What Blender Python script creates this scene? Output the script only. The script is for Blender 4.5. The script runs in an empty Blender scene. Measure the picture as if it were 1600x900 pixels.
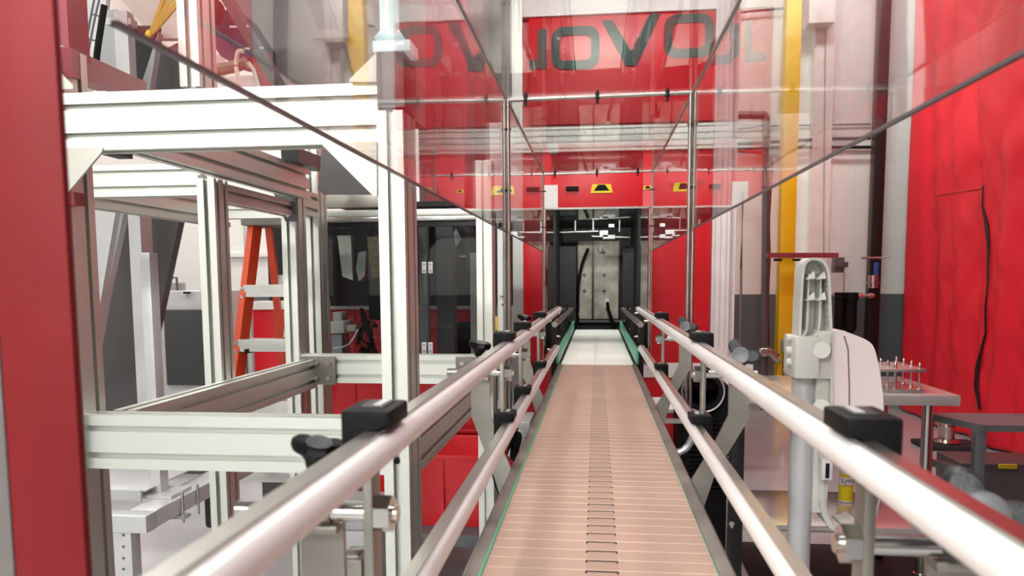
import bpy, bmesh, math, random
from mathutils import Vector, Matrix, noise
random.seed(7)
S = bpy.context.scene
COL = S.collection

# ---------------------------------------------------------------- camera
F, PX, PY, CZ = 1200.0, 800.0, 552.0, 1.385
def _ray(px, py): return Vector(((px-PX)/F, -(py-PY)/F, -1.0))
_y = _ray(932, 438).normalized()                 # direction of the conveyor
_d = _ray(872, 13250).normalized()               # straight down
_z = (-( _d - _d.dot(_y)*_y)).normalized()
_x = _y.cross(_z)
ROT = Matrix((_x, _y, _z))                        # camera -> world
CAM = Vector((0, 0, CZ))
def pt(px, py, Y):
    r = ROT @ _ray(px, py); return CAM + r*(Y/r.y)
def ptx(px, py, X):
    r = ROT @ _ray(px, py); return CAM + r*(X/r.x)
def ptz(px, py, Z):
    r = ROT @ _ray(px, py); return CAM + r*((Z-CZ)/r.z)
cd = bpy.data.cameras.new('camera'); cam = bpy.data.objects.new('camera', cd); COL.objects.link(cam)
cam.matrix_world = Matrix.Translation(CAM) @ ROT.to_4x4()
cd.sensor_width = 36; cd.lens = 36*F/1600; cd.shift_y = (PY-450)/1600
cd.clip_start = .02; cd.clip_end = 60
cd.dof.use_dof = True; cd.dof.focus_distance = 2.3; cd.dof.aperture_fstop = 9
S.camera = cam

# ---------------------------------------------------------------- world, lights, exposure
w = bpy.data.worlds.new('world'); S.world = w; w.use_nodes = True
w.node_tree.nodes['Background'].inputs[0].default_value = (1, .99, .97, 1)
w.node_tree.nodes['Background'].inputs[1].default_value = .6
S.view_settings.view_transform = 'Standard'; S.view_settings.look = 'None'
S.view_settings.exposure = -.03; S.view_settings.gamma = 1; S.view_settings.use_curve_mapping = False
CEIL = 6.0
# x, y, height, watts, tilt of the reflector and compass turn in degrees
LAMPS = [(-2.4, -2.6, 3.4, 95, 30, 0), (-.8, -2.6, 3.4, 95, 30, 0), (-1.6, -2.2, 3.3, 85, -50, 0), (-4.1, -.5, 4.8, 40, 25, -90), (-4.2, 2.4, 5.2, 85, 35, -90), (-4.2, 5.4, 5.2, 90, 35, -90),
         (-3.4, 7.0, 5.0, 45, 45, 0), (-.6, 7.1, 5.0, 35, 45, 0), (2.2, 7.1, 5.0, 45, 45, 0), (.9, 2.6, 5.0, 30, 40, -45), (.1, 1.0, 3.4, 24, 0, 0), (.0, 3.9, 3.6, 44, 0, 0)]  # unseen lamps added here to brighten the back wall, table and belts

# ---------------------------------------------------------------- materials
def new_mat(n):
    m = bpy.data.materials.new(n); m.use_nodes = True
    return m, m.node_tree.nodes, m.node_tree.links, m.node_tree.nodes['Principled BSDF']
def mat(n, c, rough=.5, metal=0, var=.05, scale=8, bump=0, bscale=60, coat=0, stretch=None, spec=None, emit=None, rvar=.05, trans=0):
    m, N, L, b = new_mat(n)
    b.inputs['Roughness'].default_value = rough; b.inputs['Metallic'].default_value = metal
    b.inputs['Coat Weight'].default_value = coat
    b.inputs['Transmission Weight'].default_value = trans
    if spec is not None: b.inputs['Specular IOR Level'].default_value = spec
    tc = N.new('ShaderNodeTexCoord'); mp = N.new('ShaderNodeMapping'); L.new(tc.outputs['Object'], mp.inputs[0])
    if stretch: mp.inputs['Scale'].default_value = stretch
    nz = N.new('ShaderNodeTexNoise'); nz.inputs['Scale'].default_value = scale; nz.inputs['Detail'].default_value = 4
    L.new(mp.outputs[0], nz.inputs[0])
    cr = N.new('ShaderNodeValToRGB'); L.new(nz.outputs[0], cr.inputs[0])
    cr.color_ramp.elements[0].position = .3; cr.color_ramp.elements[1].position = .7
    cr.color_ramp.elements[0].color = [max(0, v*(1-var)) for v in c]+[1]
    cr.color_ramp.elements[1].color = [min(1, v*(1+var)) for v in c]+[1]
    L.new(cr.outputs[0], b.inputs['Base Color'])
    mr = N.new('ShaderNodeMapRange'); L.new(nz.outputs[0], mr.inputs[0])
    mr.inputs[3].default_value = max(0, rough-rvar); mr.inputs[4].default_value = min(1, rough+rvar)
    L.new(mr.outputs[0], b.inputs['Roughness'])
    if bump:
        n2 = N.new('ShaderNodeTexNoise'); n2.inputs['Scale'].default_value = bscale; L.new(mp.outputs[0], n2.inputs[0])
        bp = N.new('ShaderNodeBump'); bp.inputs['Strength'].default_value = bump; bp.inputs['Distance'].default_value = .01
        L.new(n2.outputs[0], bp.inputs['Height']); L.new(bp.outputs[0], b.inputs['Normal'])
    if emit:
        b.inputs['Emission Color'].default_value = (*emit[0], 1); b.inputs['Emission Strength'].default_value = emit[1]
    return m
def clear_mat(n, tint, ior=1.5, rough=.01, gloss=1.0, bump=.0):
    m, N, L, b = new_mat(n); N.remove(b)
    out = N['Material Output']
    tr = N.new('ShaderNodeBsdfTransparent'); tr.inputs[0].default_value = (*tint, 1)
    gl = N.new('ShaderNodeBsdfGlossy'); gl.inputs['Roughness'].default_value = rough; gl.inputs[0].default_value = (gloss, gloss, gloss, 1)
    fr = N.new('ShaderNodeFresnel'); fr.inputs[0].default_value = ior
    mx = N.new('ShaderNodeMixShader'); 
    ge = N.new('ShaderNodeNewGeometry'); ir = N.new('ShaderNodeMapRange'); L.new(ge.outputs['Backfacing'], ir.inputs[0])
    ir.inputs[3].default_value = ior; ir.inputs[4].default_value = 1/ior; L.new(ir.outputs[0], fr.inputs[0])
    L.new(fr.outputs[0], mx.inputs[0]); L.new(tr.outputs[0], mx.inputs[1]); L.new(gl.outputs[0], mx.inputs[2])
    L.new(mx.outputs[0], out.inputs[0])
    tc = N.new('ShaderNodeTexCoord'); nz = N.new('ShaderNodeTexNoise'); nz.inputs['Scale'].default_value = 3.5; nz.inputs['Detail'].default_value = 1
    bp = N.new('ShaderNodeBump'); bp.inputs['Strength'].default_value = bump; bp.inputs['Distance'].default_value = .02
    L.new(tc.outputs['Object'], nz.inputs[0]); L.new(nz.outputs[0], bp.inputs['Height'])
    L.new(bp.outputs[0], gl.inputs['Normal'])
    return m
M = {}
M['alu'] = mat('anodized_aluminium', (.70, .725, .675), .46, 1, .01, 5, rvar=.01)
M['gusset'] = mat('cast_aluminium_plate', (.52, .52, .475), .45, .6, .06, 9)
M['steel'] = mat('brushed_stainless', (.48, .47, .44), .3, 1, .12, 14, stretch=(1, .12, 1), rvar=.1)
M['satin'] = mat('satin_stainless', (.36, .35, .31), .45, .9, .15, 9, rvar=.08)
M['chrome'] = mat('polished_steel', (.60, .59, .56), .24, 1, .04, 9)
M['uhmw'] = mat('white_guide_plastic', (.84, .82, .81), .3, 0, .004, 6, coat=.2, rvar=.005)
M['green'] = mat('green_guide_plastic', (.02, .50, .24), .4, 0, .1, 9)
M['green_d'] = mat('dull_green_plastic', (.10, .42, .28), .4, 0, .15, 9)
M['black'] = mat('black_moulded_plastic', (.006, .006, .007), .55, 0, .2, 40, bump=.1, bscale=180, spec=.15)
M['knob_grey'] = mat('dark_grey_knob_plastic', (.03, .033, .037), .5, 0, .15, 40, bump=.15, bscale=180)
M['blackm'] = mat('black_painted_metal', (.012, .012, .013), .35, .2, .2, 12)
M['bracket'] = mat('dull_bracket_steel', (.17, .16, .145), .45, .6, .15, 20)
M['worn'] = mat('stained_conveyor_steel', (.24, .225, .205), .42, .8, .3, 11, rvar=.1)
def slat_mat():
    m = mat('tan_acetal_slat', (.46, .305, .235), .42, 0, .04, 3, stretch=(2, 1, 1), rvar=.03)
    N, L = m.node_tree.nodes, m.node_tree.links; b = N['Principled BSDF']; src = b.inputs['Base Color'].links[0].from_socket
    tc = N.new('ShaderNodeTexCoord'); sp = N.new('ShaderNodeSeparateXYZ'); L.new(tc.outputs['Object'], sp.inputs[0])
    def mth(op, a, v=None):
        n_ = N.new('ShaderNodeMath'); n_.operation = op; L.new(a, n_.inputs[0])
        if v is not None: n_.inputs[1].default_value = v
        return n_.outputs[0]
    f = mth('FRACT', mth('DIVIDE', mth('ADD', sp.outputs[1], 10*.0381-(3.46-2.4)), .0381))   # pale bands painted as the light caught on slat edges
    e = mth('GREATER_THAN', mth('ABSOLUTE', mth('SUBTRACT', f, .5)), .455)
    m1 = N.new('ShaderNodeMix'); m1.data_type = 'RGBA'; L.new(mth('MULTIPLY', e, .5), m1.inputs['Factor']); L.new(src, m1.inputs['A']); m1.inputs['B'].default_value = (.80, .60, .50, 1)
    c = mth('LESS_THAN', mth('ABSOLUTE', mth('SUBTRACT', sp.outputs[0], .004)), .021)          # darker centre links
    m2 = N.new('ShaderNodeMix'); m2.data_type = 'RGBA'; m2.blend_type = 'MULTIPLY'; L.new(mth('MULTIPLY', c, .5), m2.inputs['Factor']); L.new(m1.outputs['Result'], m2.inputs['A']); m2.inputs['B'].default_value = (.72, .70, .68, 1)
    L.new(m2.outputs['Result'], b.inputs['Base Color'])
    return m
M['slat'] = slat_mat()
M['belt_white'] = mat('white_conveyor_belt', (.86, .87, .80), .45, 0, .04, 5)
M['pit'] = mat('belt_carryway', (.012, .009, .008), .8, spec=.1)
M['red'] = mat('red_machine_panel', (.66, .012, .022), .32, 0, .05, 3)
M['bin'] = mat('red_bin_plastic', (.60, .008, .016), .35, 0, .06, 5)
M['letter'] = mat('dark_green_lettering', (.012, .05, .04), .5)
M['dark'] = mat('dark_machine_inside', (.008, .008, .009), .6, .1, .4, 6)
M['charcoal'] = mat('charcoal_grey_panel', (.075, .07, .072), .4, .2, .1, 3)
M['grey'] = mat('grey_painted_steel', (.40, .41, .42), .4, .3, .06, 6)
M['lgrey'] = mat('light_grey_painted_steel', (.56, .57, .575), .38, .3, .05, 6)
M['cabinet'] = mat('pale_grey_cabinet_paint', (.66, .67, .67), .4)
M['dgrey'] = mat('dark_grey_painted_steel', (.13, .135, .145), .4, .2, .08, 6)
M['taupe'] = mat('taupe_sheet_metal', (.19, .175, .168), .4, .4, .08, 2)
M['umber'] = mat('dark_brown_grey_strap', (.08, .07, .068), .4, .3, .08, 3)
M['cream'] = mat('stained_cream_panel', (.56, .55, .46), .5, .1, .38, 9)
M['yellow'] = mat('yellow_column_paint', (.90, .60, .004), .4, 0, .04, 3)
M['ycable'] = mat('yellow_cable', (.50, .34, .03), .45)
M['ytag'] = mat('bright_yellow_sticker', (.82, .66, .01), .5)
M['white'] = mat('white_paint', (.82, .82, .79), .4)
M['pinkish'] = mat('white_panel_paint', (.80, .74, .73), .4)
M['orange'] = mat('orange_fibreglass', (.66, .075, .022), .4, 0, .1, 8)
M['ladder_alu'] = mat('ladder_aluminium', (.62, .63, .60), .38, .8, .1, 12)
M['shell'] = mat('light_grey_moulded_shell', (.60, .61, .56), .42, 0, .03, 4)
M['shellp'] = mat('off_white_moulded_cover', (.82, .72, .71), .38, 0, .02, 4)
M['rhose'] = mat('red_hose_rubber', (.42, .012, .02), .4)
M['rbar'] = mat('maroon_steel_bar', (.30, .06, .075), .4, .3)
M['pipe'] = mat('dark_grey_pipe', (.12, .125, .12), .4, .4)
M['lpipe'] = mat('galvanised_conduit', (.36, .37, .37), .35, .7)
M['blue'] = mat('blue_label', (.02, .10, .42), .5)
M['navy'] = mat('navy_robot_cover', (.03, .035, .085), .5, .1, .4, 8)
M['mat'] = mat('black_rubber_mat', (.02, .02, .022), .75, 0, .2, 60, bump=.5, bscale=120)
M['fix'] = mat('milled_aluminium', (.72, .70, .68), .28, .9)
M['clear'] = clear_mat('clear_guard_sheet', (.955, .94, .942), 1.85, .012, 1.0, bump=.05)
M['edge'] = mat('smoked_sheet_edge', (.10, .095, .10), .3)
M['doorglass'] = clear_mat('smoked_door_glass', (.60, .62, .62), 1.27, .01)
M['signal'] = mat('pale_aqua_clear_plastic', (.60, .86, .84), .12, 0, .3, 18, coat=.6, emit=((.72, .95, .95), .6))
def mesh_grille():
    m, N, L, b = new_mat('dark_grille_mesh')
    tc = N.new('ShaderNodeTexCoord'); wv = N.new('ShaderNodeTexWave'); wv.bands_direction = 'Z'; wv.inputs['Scale'].default_value = 60
    L.new(tc.outputs['Object'], wv.inputs[0])
    cr = N.new('ShaderNodeValToRGB'); L.new(wv.outputs[0], cr.inputs[0])
    cr.color_ramp.elements[0].color = (.02, .022, .024, 1); cr.color_ramp.elements[1].color = (.12, .125, .13, 1)
    L.new(cr.outputs[0], b.inputs['Base Color']); b.inputs['Roughness'].default_value = .6
    return m
M['grille'] = mesh_grille()
def cmu():
    m, N, L, b = new_mat('painted_concrete_block')
    tc = N.new('ShaderNodeTexCoord'); sp = N.new('ShaderNodeSeparateXYZ'); L.new(tc.outputs['Object'], sp.inputs[0])
    ad = N.new('ShaderNodeMath'); L.new(sp.outputs[0], ad.inputs[0]); L.new(sp.outputs[1], ad.inputs[1])
    cb = N.new('ShaderNodeCombineXYZ'); L.new(ad.outputs[0], cb.inputs[0]); L.new(sp.outputs[2], cb.inputs[1])
    br = N.new('ShaderNodeTexBrick'); L.new(cb.outputs[0], br.inputs[0])
    br.inputs['Scale'].default_value = 1; br.inputs['Brick Width'].default_value = .406; br.inputs['Row Height'].default_value = .203
    br.inputs['Mortar Size'].default_value = .005; br.inputs['Mortar Smooth'].default_value = .4
    br.inputs['Color1'].default_value = (1, 1, 1, 1); br.inputs['Color2'].default_value = (.97, .97, .97, 1); br.inputs['Mortar'].default_value = (.93, .93, .93, 1)
    gt = N.new('ShaderNodeMath'); gt.operation = 'GREATER_THAN'; gt.inputs[1].default_value = 1.22; L.new(sp.outputs[2], gt.inputs[0])
    mx = N.new('ShaderNodeMix'); mx.data_type = 'RGBA'; L.new(gt.outputs[0], mx.inputs['Factor'])
    mx.inputs['A'].default_value = (.115, .13, .135, 1); mx.inputs['B'].default_value = (.84, .84, .80, 1)
    ml = N.new('ShaderNodeMix'); ml.data_type = 'RGBA'; ml.blend_type = 'MULTIPLY'; ml.inputs['Factor'].default_value = 1
    L.new(mx.outputs['Result'], ml.inputs['A']); L.new(br.outputs[0], ml.inputs['B']); L.new(ml.outputs['Result'], b.inputs['Base Color'])
    bp = N.new('ShaderNodeBump'); bp.inputs['Strength'].default_value = .25; bp.inputs['Distance'].default_value = .003; bp.invert = True
    L.new(br.outputs['Fac'], bp.inputs['Height']); L.new(bp.outputs[0], b.inputs['Normal']); b.inputs['Roughness'].default_value = .45
    return m
M['cmu'] = cmu()
M['floor'] = mat('glossy_grey_epoxy_floor', (.52, .52, .53), .13, 0, .05, 1.5, coat=.3, rvar=.05)
M['ceiling'] = mat('dark_roof_deck_paint', (.08, .08, .085), .7)
M['curtain'] = mat('red_vinyl_curtain', (.74, .018, .036), .5, 0, .06, 2.5, bump=.5, bscale=3.2, spec=.35)
M['lamp'] = mat('lamp_diffuser', (.9, .9, .9), .5, emit=((1, .985, .95), 9))

# ---------------------------------------------------------------- helpers
class MB:
    def __init__(s): s.bm = bmesh.new()
    def box(s, x0, x1, y0, y1, z0, z1, bev=0, rot=None, c=None):
        x0, x1 = sorted((x0, x1)); y0, y1 = sorted((y0, y1)); z0, z1 = sorted((z0, z1))
        r = bmesh.ops.create_cube(s.bm, size=1); vs = r['verts']
        for v in vs: v.co = Vector(((x0+x1)/2+v.co.x*(x1-x0), (y0+y1)/2+v.co.y*(y1-y0), (z0+z1)/2+v.co.z*(z1-z0)))
        if bev:
            es = list({e for v in vs for e in v.link_edges})
            r = bmesh.ops.bevel(s.bm, geom=es, offset=bev, segments=2, affect='EDGES', profile=.6); vs = r['verts']
        if rot is not None:
            cc = c if c is not None else Vector(((x0+x1)/2, (y0+y1)/2, (z0+z1)/2))
            vv = set(vs)
            for v in vv: v.co = rot @ (v.co-cc)+cc
        return s
    def bar(s, a, b, wx, wy, bev=0):                # square bar from a to b
        a, b = Vector(a), Vector(b); d = (b-a); L = d.length
        q = d.to_track_quat('Z', 'Y') if abs(d.normalized().z) < .999 else Matrix.Identity(3).to_quaternion()
        r = bmesh.ops.create_cube(s.bm, size=1); vs = r['verts']
        for v in vs: v.co = q @ Vector((v.co.x*wx, v.co.y*wy, v.co.z*L))+(a+b)/2
        return s
    def cyl(s, a, b, r, r2=None, seg=20, cap=True):
        a, b = Vector(a), Vector(b); d = b-a; q = d.to_track_quat('Z', 'Y')
        k = bmesh.ops.create_cone(s.bm, cap_ends=cap, segments=seg, radius1=r, radius2=r if r2 is None else r2, depth=d.length)
        for v in k['verts']: v.co = q @ v.co+(a+b)/2
        return s
    def tube(s, pts, r, seg=8):
        pts = [Vector(p) for p in pts]; rings = []
        for i, p in enumerate(pts):
            d = (pts[min(i+1, len(pts)-1)]-pts[max(i-1, 0)]).normalized()
            q = d.to_track_quat('Z', 'Y')
            rings.append([s.bm.verts.new(p+q @ Vector((r*math.cos(t*2*math.pi/seg), r*math.sin(t*2*math.pi/seg), 0))) for t in range(seg)])
        for A, B in zip(rings, rings[1:]):
            for t in range(seg):
                try: s.bm.faces.new((A[t], A[(t+1) % seg], B[(t+1) % seg], B[t]))
                except ValueError: pass
        s.bm.faces.new(rings[0]); s.bm.faces.new(rings[-1][::-1])
        return s
    def prism(s, poly, axis, a0, a1):
        f = {'x': lambda u, v, a: (a, u, v), 'y': lambda u, v, a: (u, a, v), 'z': lambda u, v, a: (u, v, a)}[axis]
        A = [s.bm.verts.new(f(u, v, a0)) for u, v in poly]; B = [s.bm.verts.new(f(u, v, a1)) for u, v in poly]
        n = len(poly)
        for i in range(n): s.bm.faces.new((A[i], A[(i+1) % n], B[(i+1) % n], B[i]))
        s.bm.faces.new(A[::-1]); s.bm.faces.new(B)
        return s
    def slab(s, pts, off):                           # polygon of 3-D points given a thickness
        off = Vector(off); A = [s.bm.verts.new(p) for p in pts]; B = [s.bm.verts.new(Vector(p)+off) for p in pts]; n = len(pts)
        for i in range(n): s.bm.faces.new((A[i], A[(i+1) % n], B[(i+1) % n], B[i]))
        s.bm.faces.new(A[::-1]); s.bm.faces.new(B)
        return s
    def lathe(s, prof, c, axis=(0, 0, 1), seg=28, cap=True):
        q = Vector(axis).to_track_quat('Z', 'Y'); c = Vector(c); rings = []
        for r, z in prof:
            rings.append([s.bm.verts.new(c+q @ Vector((max(r, 1e-4)*math.cos(t*2*math.pi/seg), max(r, 1e-4)*math.sin(t*2*math.pi/seg), z))) for t in range(seg)])
        for A, B in zip(rings, rings[1:]):
            for t in range(seg): s.bm.faces.new((A[t], A[(t+1) % seg], B[(t+1) % seg], B[t]))
        if cap: s.bm.faces.new(rings[0][::-1]); s.bm.faces.new(rings[-1])
        return s
    def extr(s, axis, a0, a1, u0, u1, v0, v1, g=.0056, dp=.0125):
        """T-slot profile along axis; u, v are the two other axes in x,y,z order"""
        def side(n, L):                              # slot centres along a side of length L
            k = max(1, round(L/.045)); return [L*(i+.5)/k for i in range(k)]
        W, H = u1-u0, v1-v0; P = [(0, 0)]
        e, l = g+.0045, .002
        for c in side(0, W): P += [(c-g, 0), (c-g, l), (c-e, l), (c-e, dp), (c+e, dp), (c+e, l), (c+g, l), (c+g, 0)]
        P += [(W, 0)]
        for c in side(0, H): P += [(W, c-g), (W-l, c-g), (W-l, c-e), (W-dp, c-e), (W-dp, c+e), (W-l, c+e), (W-l, c+g), (W, c+g)]
        P += [(W, H)]
        for c in reversed(side(0, W)): P += [(c+g, H), (c+g, H-l), (c+e, H-l), (c+e, H-dp), (c-e, H-dp), (c-e, H-l), (c-g, H-l), (c-g, H)]
        P += [(0, H)]
        for c in reversed(side(0, H)): P += [(0, c+g), (l, c+g), (l, c+e), (dp, c+e), (dp, c-e), (l, c-e), (l, c-g), (0, c-g)]
        return s.prism([(u0+a, v0+b) for a, b in P], axis, a0, a1)
def tag(o, label=None, cat=None, group=None, kind=None):
    if label: o['label'] = label
    if cat: o['category'] = cat
    if group: o['group'] = group
    if kind: o['kind'] = kind
    return o
def wloc(o):
    v = Vector((0, 0, 0))
    while o: v += o.location; o = o.parent
    return v
def build(mb, name, m, parent=None, label=None, cat=None, group=None, kind=None, origin=None, smooth=True):
    bm = mb.bm; bmesh.ops.recalc_face_normals(bm, faces=bm.faces)
    if parent is None:
        xs = [v.co for v in bm.verts]
        o0 = Vector(origin) if origin else Vector(((min(v.x for v in xs)+max(v.x for v in xs))/2, (min(v.y for v in xs)+max(v.y for v in xs))/2, min(v.z for v in xs)))
        if kind == 'structure' and origin is None: o0 = Vector((0, 0, 0))
    else: o0 = wloc(parent)
    for v in bm.verts: v.co -= o0
    me = bpy.data.meshes.new(name); bm.to_mesh(me); bm.free()
    me.materials.append(M[m] if isinstance(m, str) else m)
    if smooth:
        for p in me.polygons: p.use_smooth = True
        me.set_sharp_from_angle(angle=math.radians(33))
    o = bpy.data.objects.new(name, me); COL.objects.link(o)
    if parent is None: o.location = o0
    else: o.parent = parent
    return tag(o, label, cat, group, kind)
def thing(name, loc, label, cat, group=None):
    o = bpy.data.objects.new(name, None); COL.objects.link(o); o.location = loc; o.empty_display_size = .1
    return tag(o, label, cat, group)
def px_rect(x0, x1, y0, y1, Y):                      # picture rectangle -> world x0,x1,z0,z1 at depth Y
    ym, xm = (y0+y1)/2, (x0+x1)/2
    return pt(x0, ym, Y).x, pt(x1, ym, Y).x, pt(xm, y1, Y).z, pt(xm, y0, Y).z
def pxbox(mb, x0, x1, y0, y1, Y, d, bev=0):
    a, b, c, e = px_rect(x0, x1, y0, y1, Y); return mb.box(a, b, Y, Y+d, c, e, bev)
def text_mesh(txt, size, loc, rot, ext=.0004):
    cu = bpy.data.curves.new('lettering', 'FONT'); cu.body = txt; cu.size = size; cu.extrude = ext; cu.align_x = 'CENTER'; cu.align_y = 'CENTER'
    o = bpy.data.objects.new('lettering', cu); COL.objects.link(o)
    dg = bpy.context.evaluated_depsgraph_get(); me = bpy.data.meshes.new_from_object(o.evaluated_get(dg))
    bpy.data.objects.remove(o)
    mb = MB(); mb.bm.from_mesh(me); bpy.data.meshes.remove(me)
    T = Matrix.Translation(loc) @ rot.to_4x4()
    for v in mb.bm.verts: v.co = T @ v.co
    return mb
FACE_CAM = Matrix.Rotation(math.pi/2, 3, 'X')        # text facing -Y

# ================================================================ SETTING
YW, XL, XR, YF = 8.8, -5.2, 4.6, -3.6
build(MB().box(XL, XR, YF, YW, -.1, 0), 'floor', 'floor', kind='structure')
build(MB().box(XL, XR, YF, YW, CEIL, CEIL+.1), 'ceiling', 'ceiling', kind='structure')
build(MB().box(XL-.2, XR+.2, YW, YW+.2, 0, CEIL), 'wall_back', 'cmu', kind='structure')
build(MB().box(XL-.2, XL, YF, YW, 0, CEIL), 'wall_left', 'cmu', kind='structure')
build(MB().box(XR, XR+.2, YF, YW, 0, CEIL), 'wall_right', 'cmu', kind='structure')
build(MB().box(XL-.2, XR+.2, YF-.2, YF, 0, CEIL), 'wall_front', 'cmu', kind='structure')
# pilaster boxed out of the block wall beside the yellow column
p = pt(1262, 300, YW); q = pt(1292, 300, YW)
build(MB().box(p.x, q.x, YW-.12, YW, .0, CEIL), 'trim_1', 'white', kind='structure')

def ceiling_light(x, y, h, watts, tilt, turn):
    t = thing('ceiling_light', (x, y, h-.02), 'long fluorescent ceiling light added out of view over the plant', 'ceiling light', 'fluorescent lights under the ceiling')
    rot = Matrix.Rotation(math.radians(turn), 3, 'Z') @ Matrix.Rotation(math.radians(tilt), 3, 'X')
    c = Vector((x, y, h))
    build(MB().box(x-.62, x+.62, y-.17, y+.17, h, h+.08, rot=rot, c=c), 'housing', 'white', t)
    build(MB().box(x-.6, x+.6, y-.15, y+.15, h-.015, h-.001, rot=rot, c=c), 'diffuser', 'lamp', t)
    for k in (-.4, .4):
        a = c+rot @ Vector((k, 0, .08)); build(MB().cyl(a, (a.x, a.y, CEIL), .006), 'hanger', 'steel', t)
    ld = bpy.data.lights.new('fluorescent_glow', 'AREA'); ld.shape = 'RECTANGLE'; ld.size = 1.2; ld.size_y = .3; ld.energy = watts; ld.color = (1, .985, .95)
    lo = bpy.data.objects.new('fluorescent_glow', ld); COL.objects.link(lo); lo.parent = t
    lo.location = rot @ Vector((0, 0, -.03))+Vector((0, 0, .02)); lo.rotation_euler = rot.to_euler()
for a in LAMPS: ceiling_light(*a)

# ---------------------------------------------------------------- red curtain on the right
XC = 3.2
def curtain_x(y, z):
    f = max(0, min(1, (8.45-y)/1.3))
    a = .022*math.sin(y*7.3+1.3*math.sin(z*1.3))+.013*math.sin(y*17+2.5*math.sin(z*.9+y))
    b = .035*noise.noise(Vector((y*1.3+z*.7, z*.8, 3.1)))+.022*noise.noise(Vector((y*4.6+z*2.6, z*1.3-y*.8, 9.7)))+.010*noise.noise(Vector((y*9-z*5, z*3, 2.2)))
    return XC+(a+b)*1.6*(.1+.9*f)
def curtain_mesh(y0, y1, z1, ny, nz):
    mb = MB(); g = []
    for i in range(ny+1):
        y = y0+(y1-y0)*i/ny
        g.append([mb.bm.verts.new((curtain_x(y, .02+(z1-.02)*j/nz), y, .02+(z1-.02)*j/nz)) for j in range(nz+1)])
    for i in range(ny):
        for j in range(nz): mb.bm.faces.new((g[i][j], g[i+1][j], g[i+1][j+1], g[i][j+1]))
    return mb
cur = build(curtain_mesh(-2.2, 8.45, 4.6, 420, 130), 'welding_curtain', 'curtain', label='tall red vinyl curtain hanging in folds down the right side', cat='curtain')
sm = cur.modifiers.new('thickness', 'SOLIDIFY'); sm.thickness = .004
# dark zipper opening, stitched seam
zp = []
for px, py in [(1541, 290), (1539, 320), (1544, 350), (1545, 380), (1545, 440), (1544, 480), (1540, 520), (1534, 550), (1527, 575), (1530, 605), (1534, 640)]:
    p = ptx(px, py, XC); p.x = curtain_x(p.y, p.z)-.012; zp.append(p)
mb = MB(); wd = [.004, .006, .02, .014, .006, .006, .008, .012, .03, .028, .012]
A = [mb.bm.verts.new(p-Vector((0, w_, 0))) for p, w_ in zip(zp, wd)]; B = [mb.bm.verts.new(p+Vector((0, w_, 0))) for p, w_ in zip(zp, wd)]
for i in range(len(zp)-1): mb.bm.faces.new((A[i], A[i+1], B[i+1], B[i]))
z = build(mb, 'zipper_opening', 'blackm', cur, label='dark open zipper slit')
z.modifiers.new('thickness', 'SOLIDIFY').thickness = .01
def follow(pts, r, name, m, par):
    out = []
    for a, b in zip(pts, pts[1:]):
        for k in range(6):
            px = a[0]+(b[0]-a[0])*k/6; py = a[1]+(b[1]-a[1])*k/6
            p = ptx(px, py, XC); p.x = curtain_x(p.y, p.z)-.006; out.append(p)
    return build(MB().tube(out, r, 6), name, m, par)
follow([(1466, 310), (1464, 400), (1458, 500), (1452, 600), (1440, 655)], .006, 'seam', 'rhose', cur)
follow([(1466, 306), (1500, 300), (1541, 291)], .006, 'seam', 'rhose', cur)
# curtain post
t = thing('curtain_post', (pt(1374, 300, 8.5).x, 8.5, 0), 'tall black square post where the red curtain meets the back wall', 'post')
x0 = pt(1364, 300, 8.5).x; x1 = pt(1382, 300, 8.5).x
build(MB().box(x0, x1, 8.5, 8.62, 0, 4.8, .008), 'post', 'blackm', t)
build(MB().box(x0-.03, x1+.05, 8.44, 8.66, 4.8, 4.86), 'top_plate', 'blackm', t)
build(MB().box(x0-.06, x1+.06, 8.42, 8.68, 0, .012), 'base_plate', 'blackm', t)
# curtain rail
build(MB().box(XC-.05, XC+.05, -2.2, 8.46, 4.603, 4.66), 'curtain_rail', 'blackm', label='black overhead rail carrying the red curtain', cat='curtain rail')

# ================================================================ RED MACHINE (far end)
YM = 5.3
rm = thing('packing_machine', (0, YM+1.2, 0), 'large red packaging machine with white aluminium frame at the end of the conveyor', 'machine')
def Zm(py, px=932, Y=YM): return pt(px, py, Y).z
def Xm(px, py=438, Y=YM): return pt(px, py, Y).x
OPX = .305
ztop_open = Zm(327); zb = Zm(567, 1060); zb0 = Zm(320, 932)
# lower red front panels either side of the opening
build(MB().box(OPX, Xm(1110), YM, YM+.03, zb, Zm(233, 1060), .003), 'front_panel', 'red', rm)
build(MB().box(Xm(812), -OPX, YM, YM+.03, zb, Zm(240, 840), .003), 'front_panel', 'red', rm)
build(MB().box(-OPX-.0, OPX, YM, YM+.03, ztop_open, Zm(237, 932), .003), 'lintel_panel', 'red', rm)
zs0, zs1 = Zm(192, 960), Zm(20, 960)
build(MB().box(Xm(826, 100), Xm(1128, 100), YM, YM+.03, zs0, zs1, .003), 'sign_panel', 'red', rm)
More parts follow.
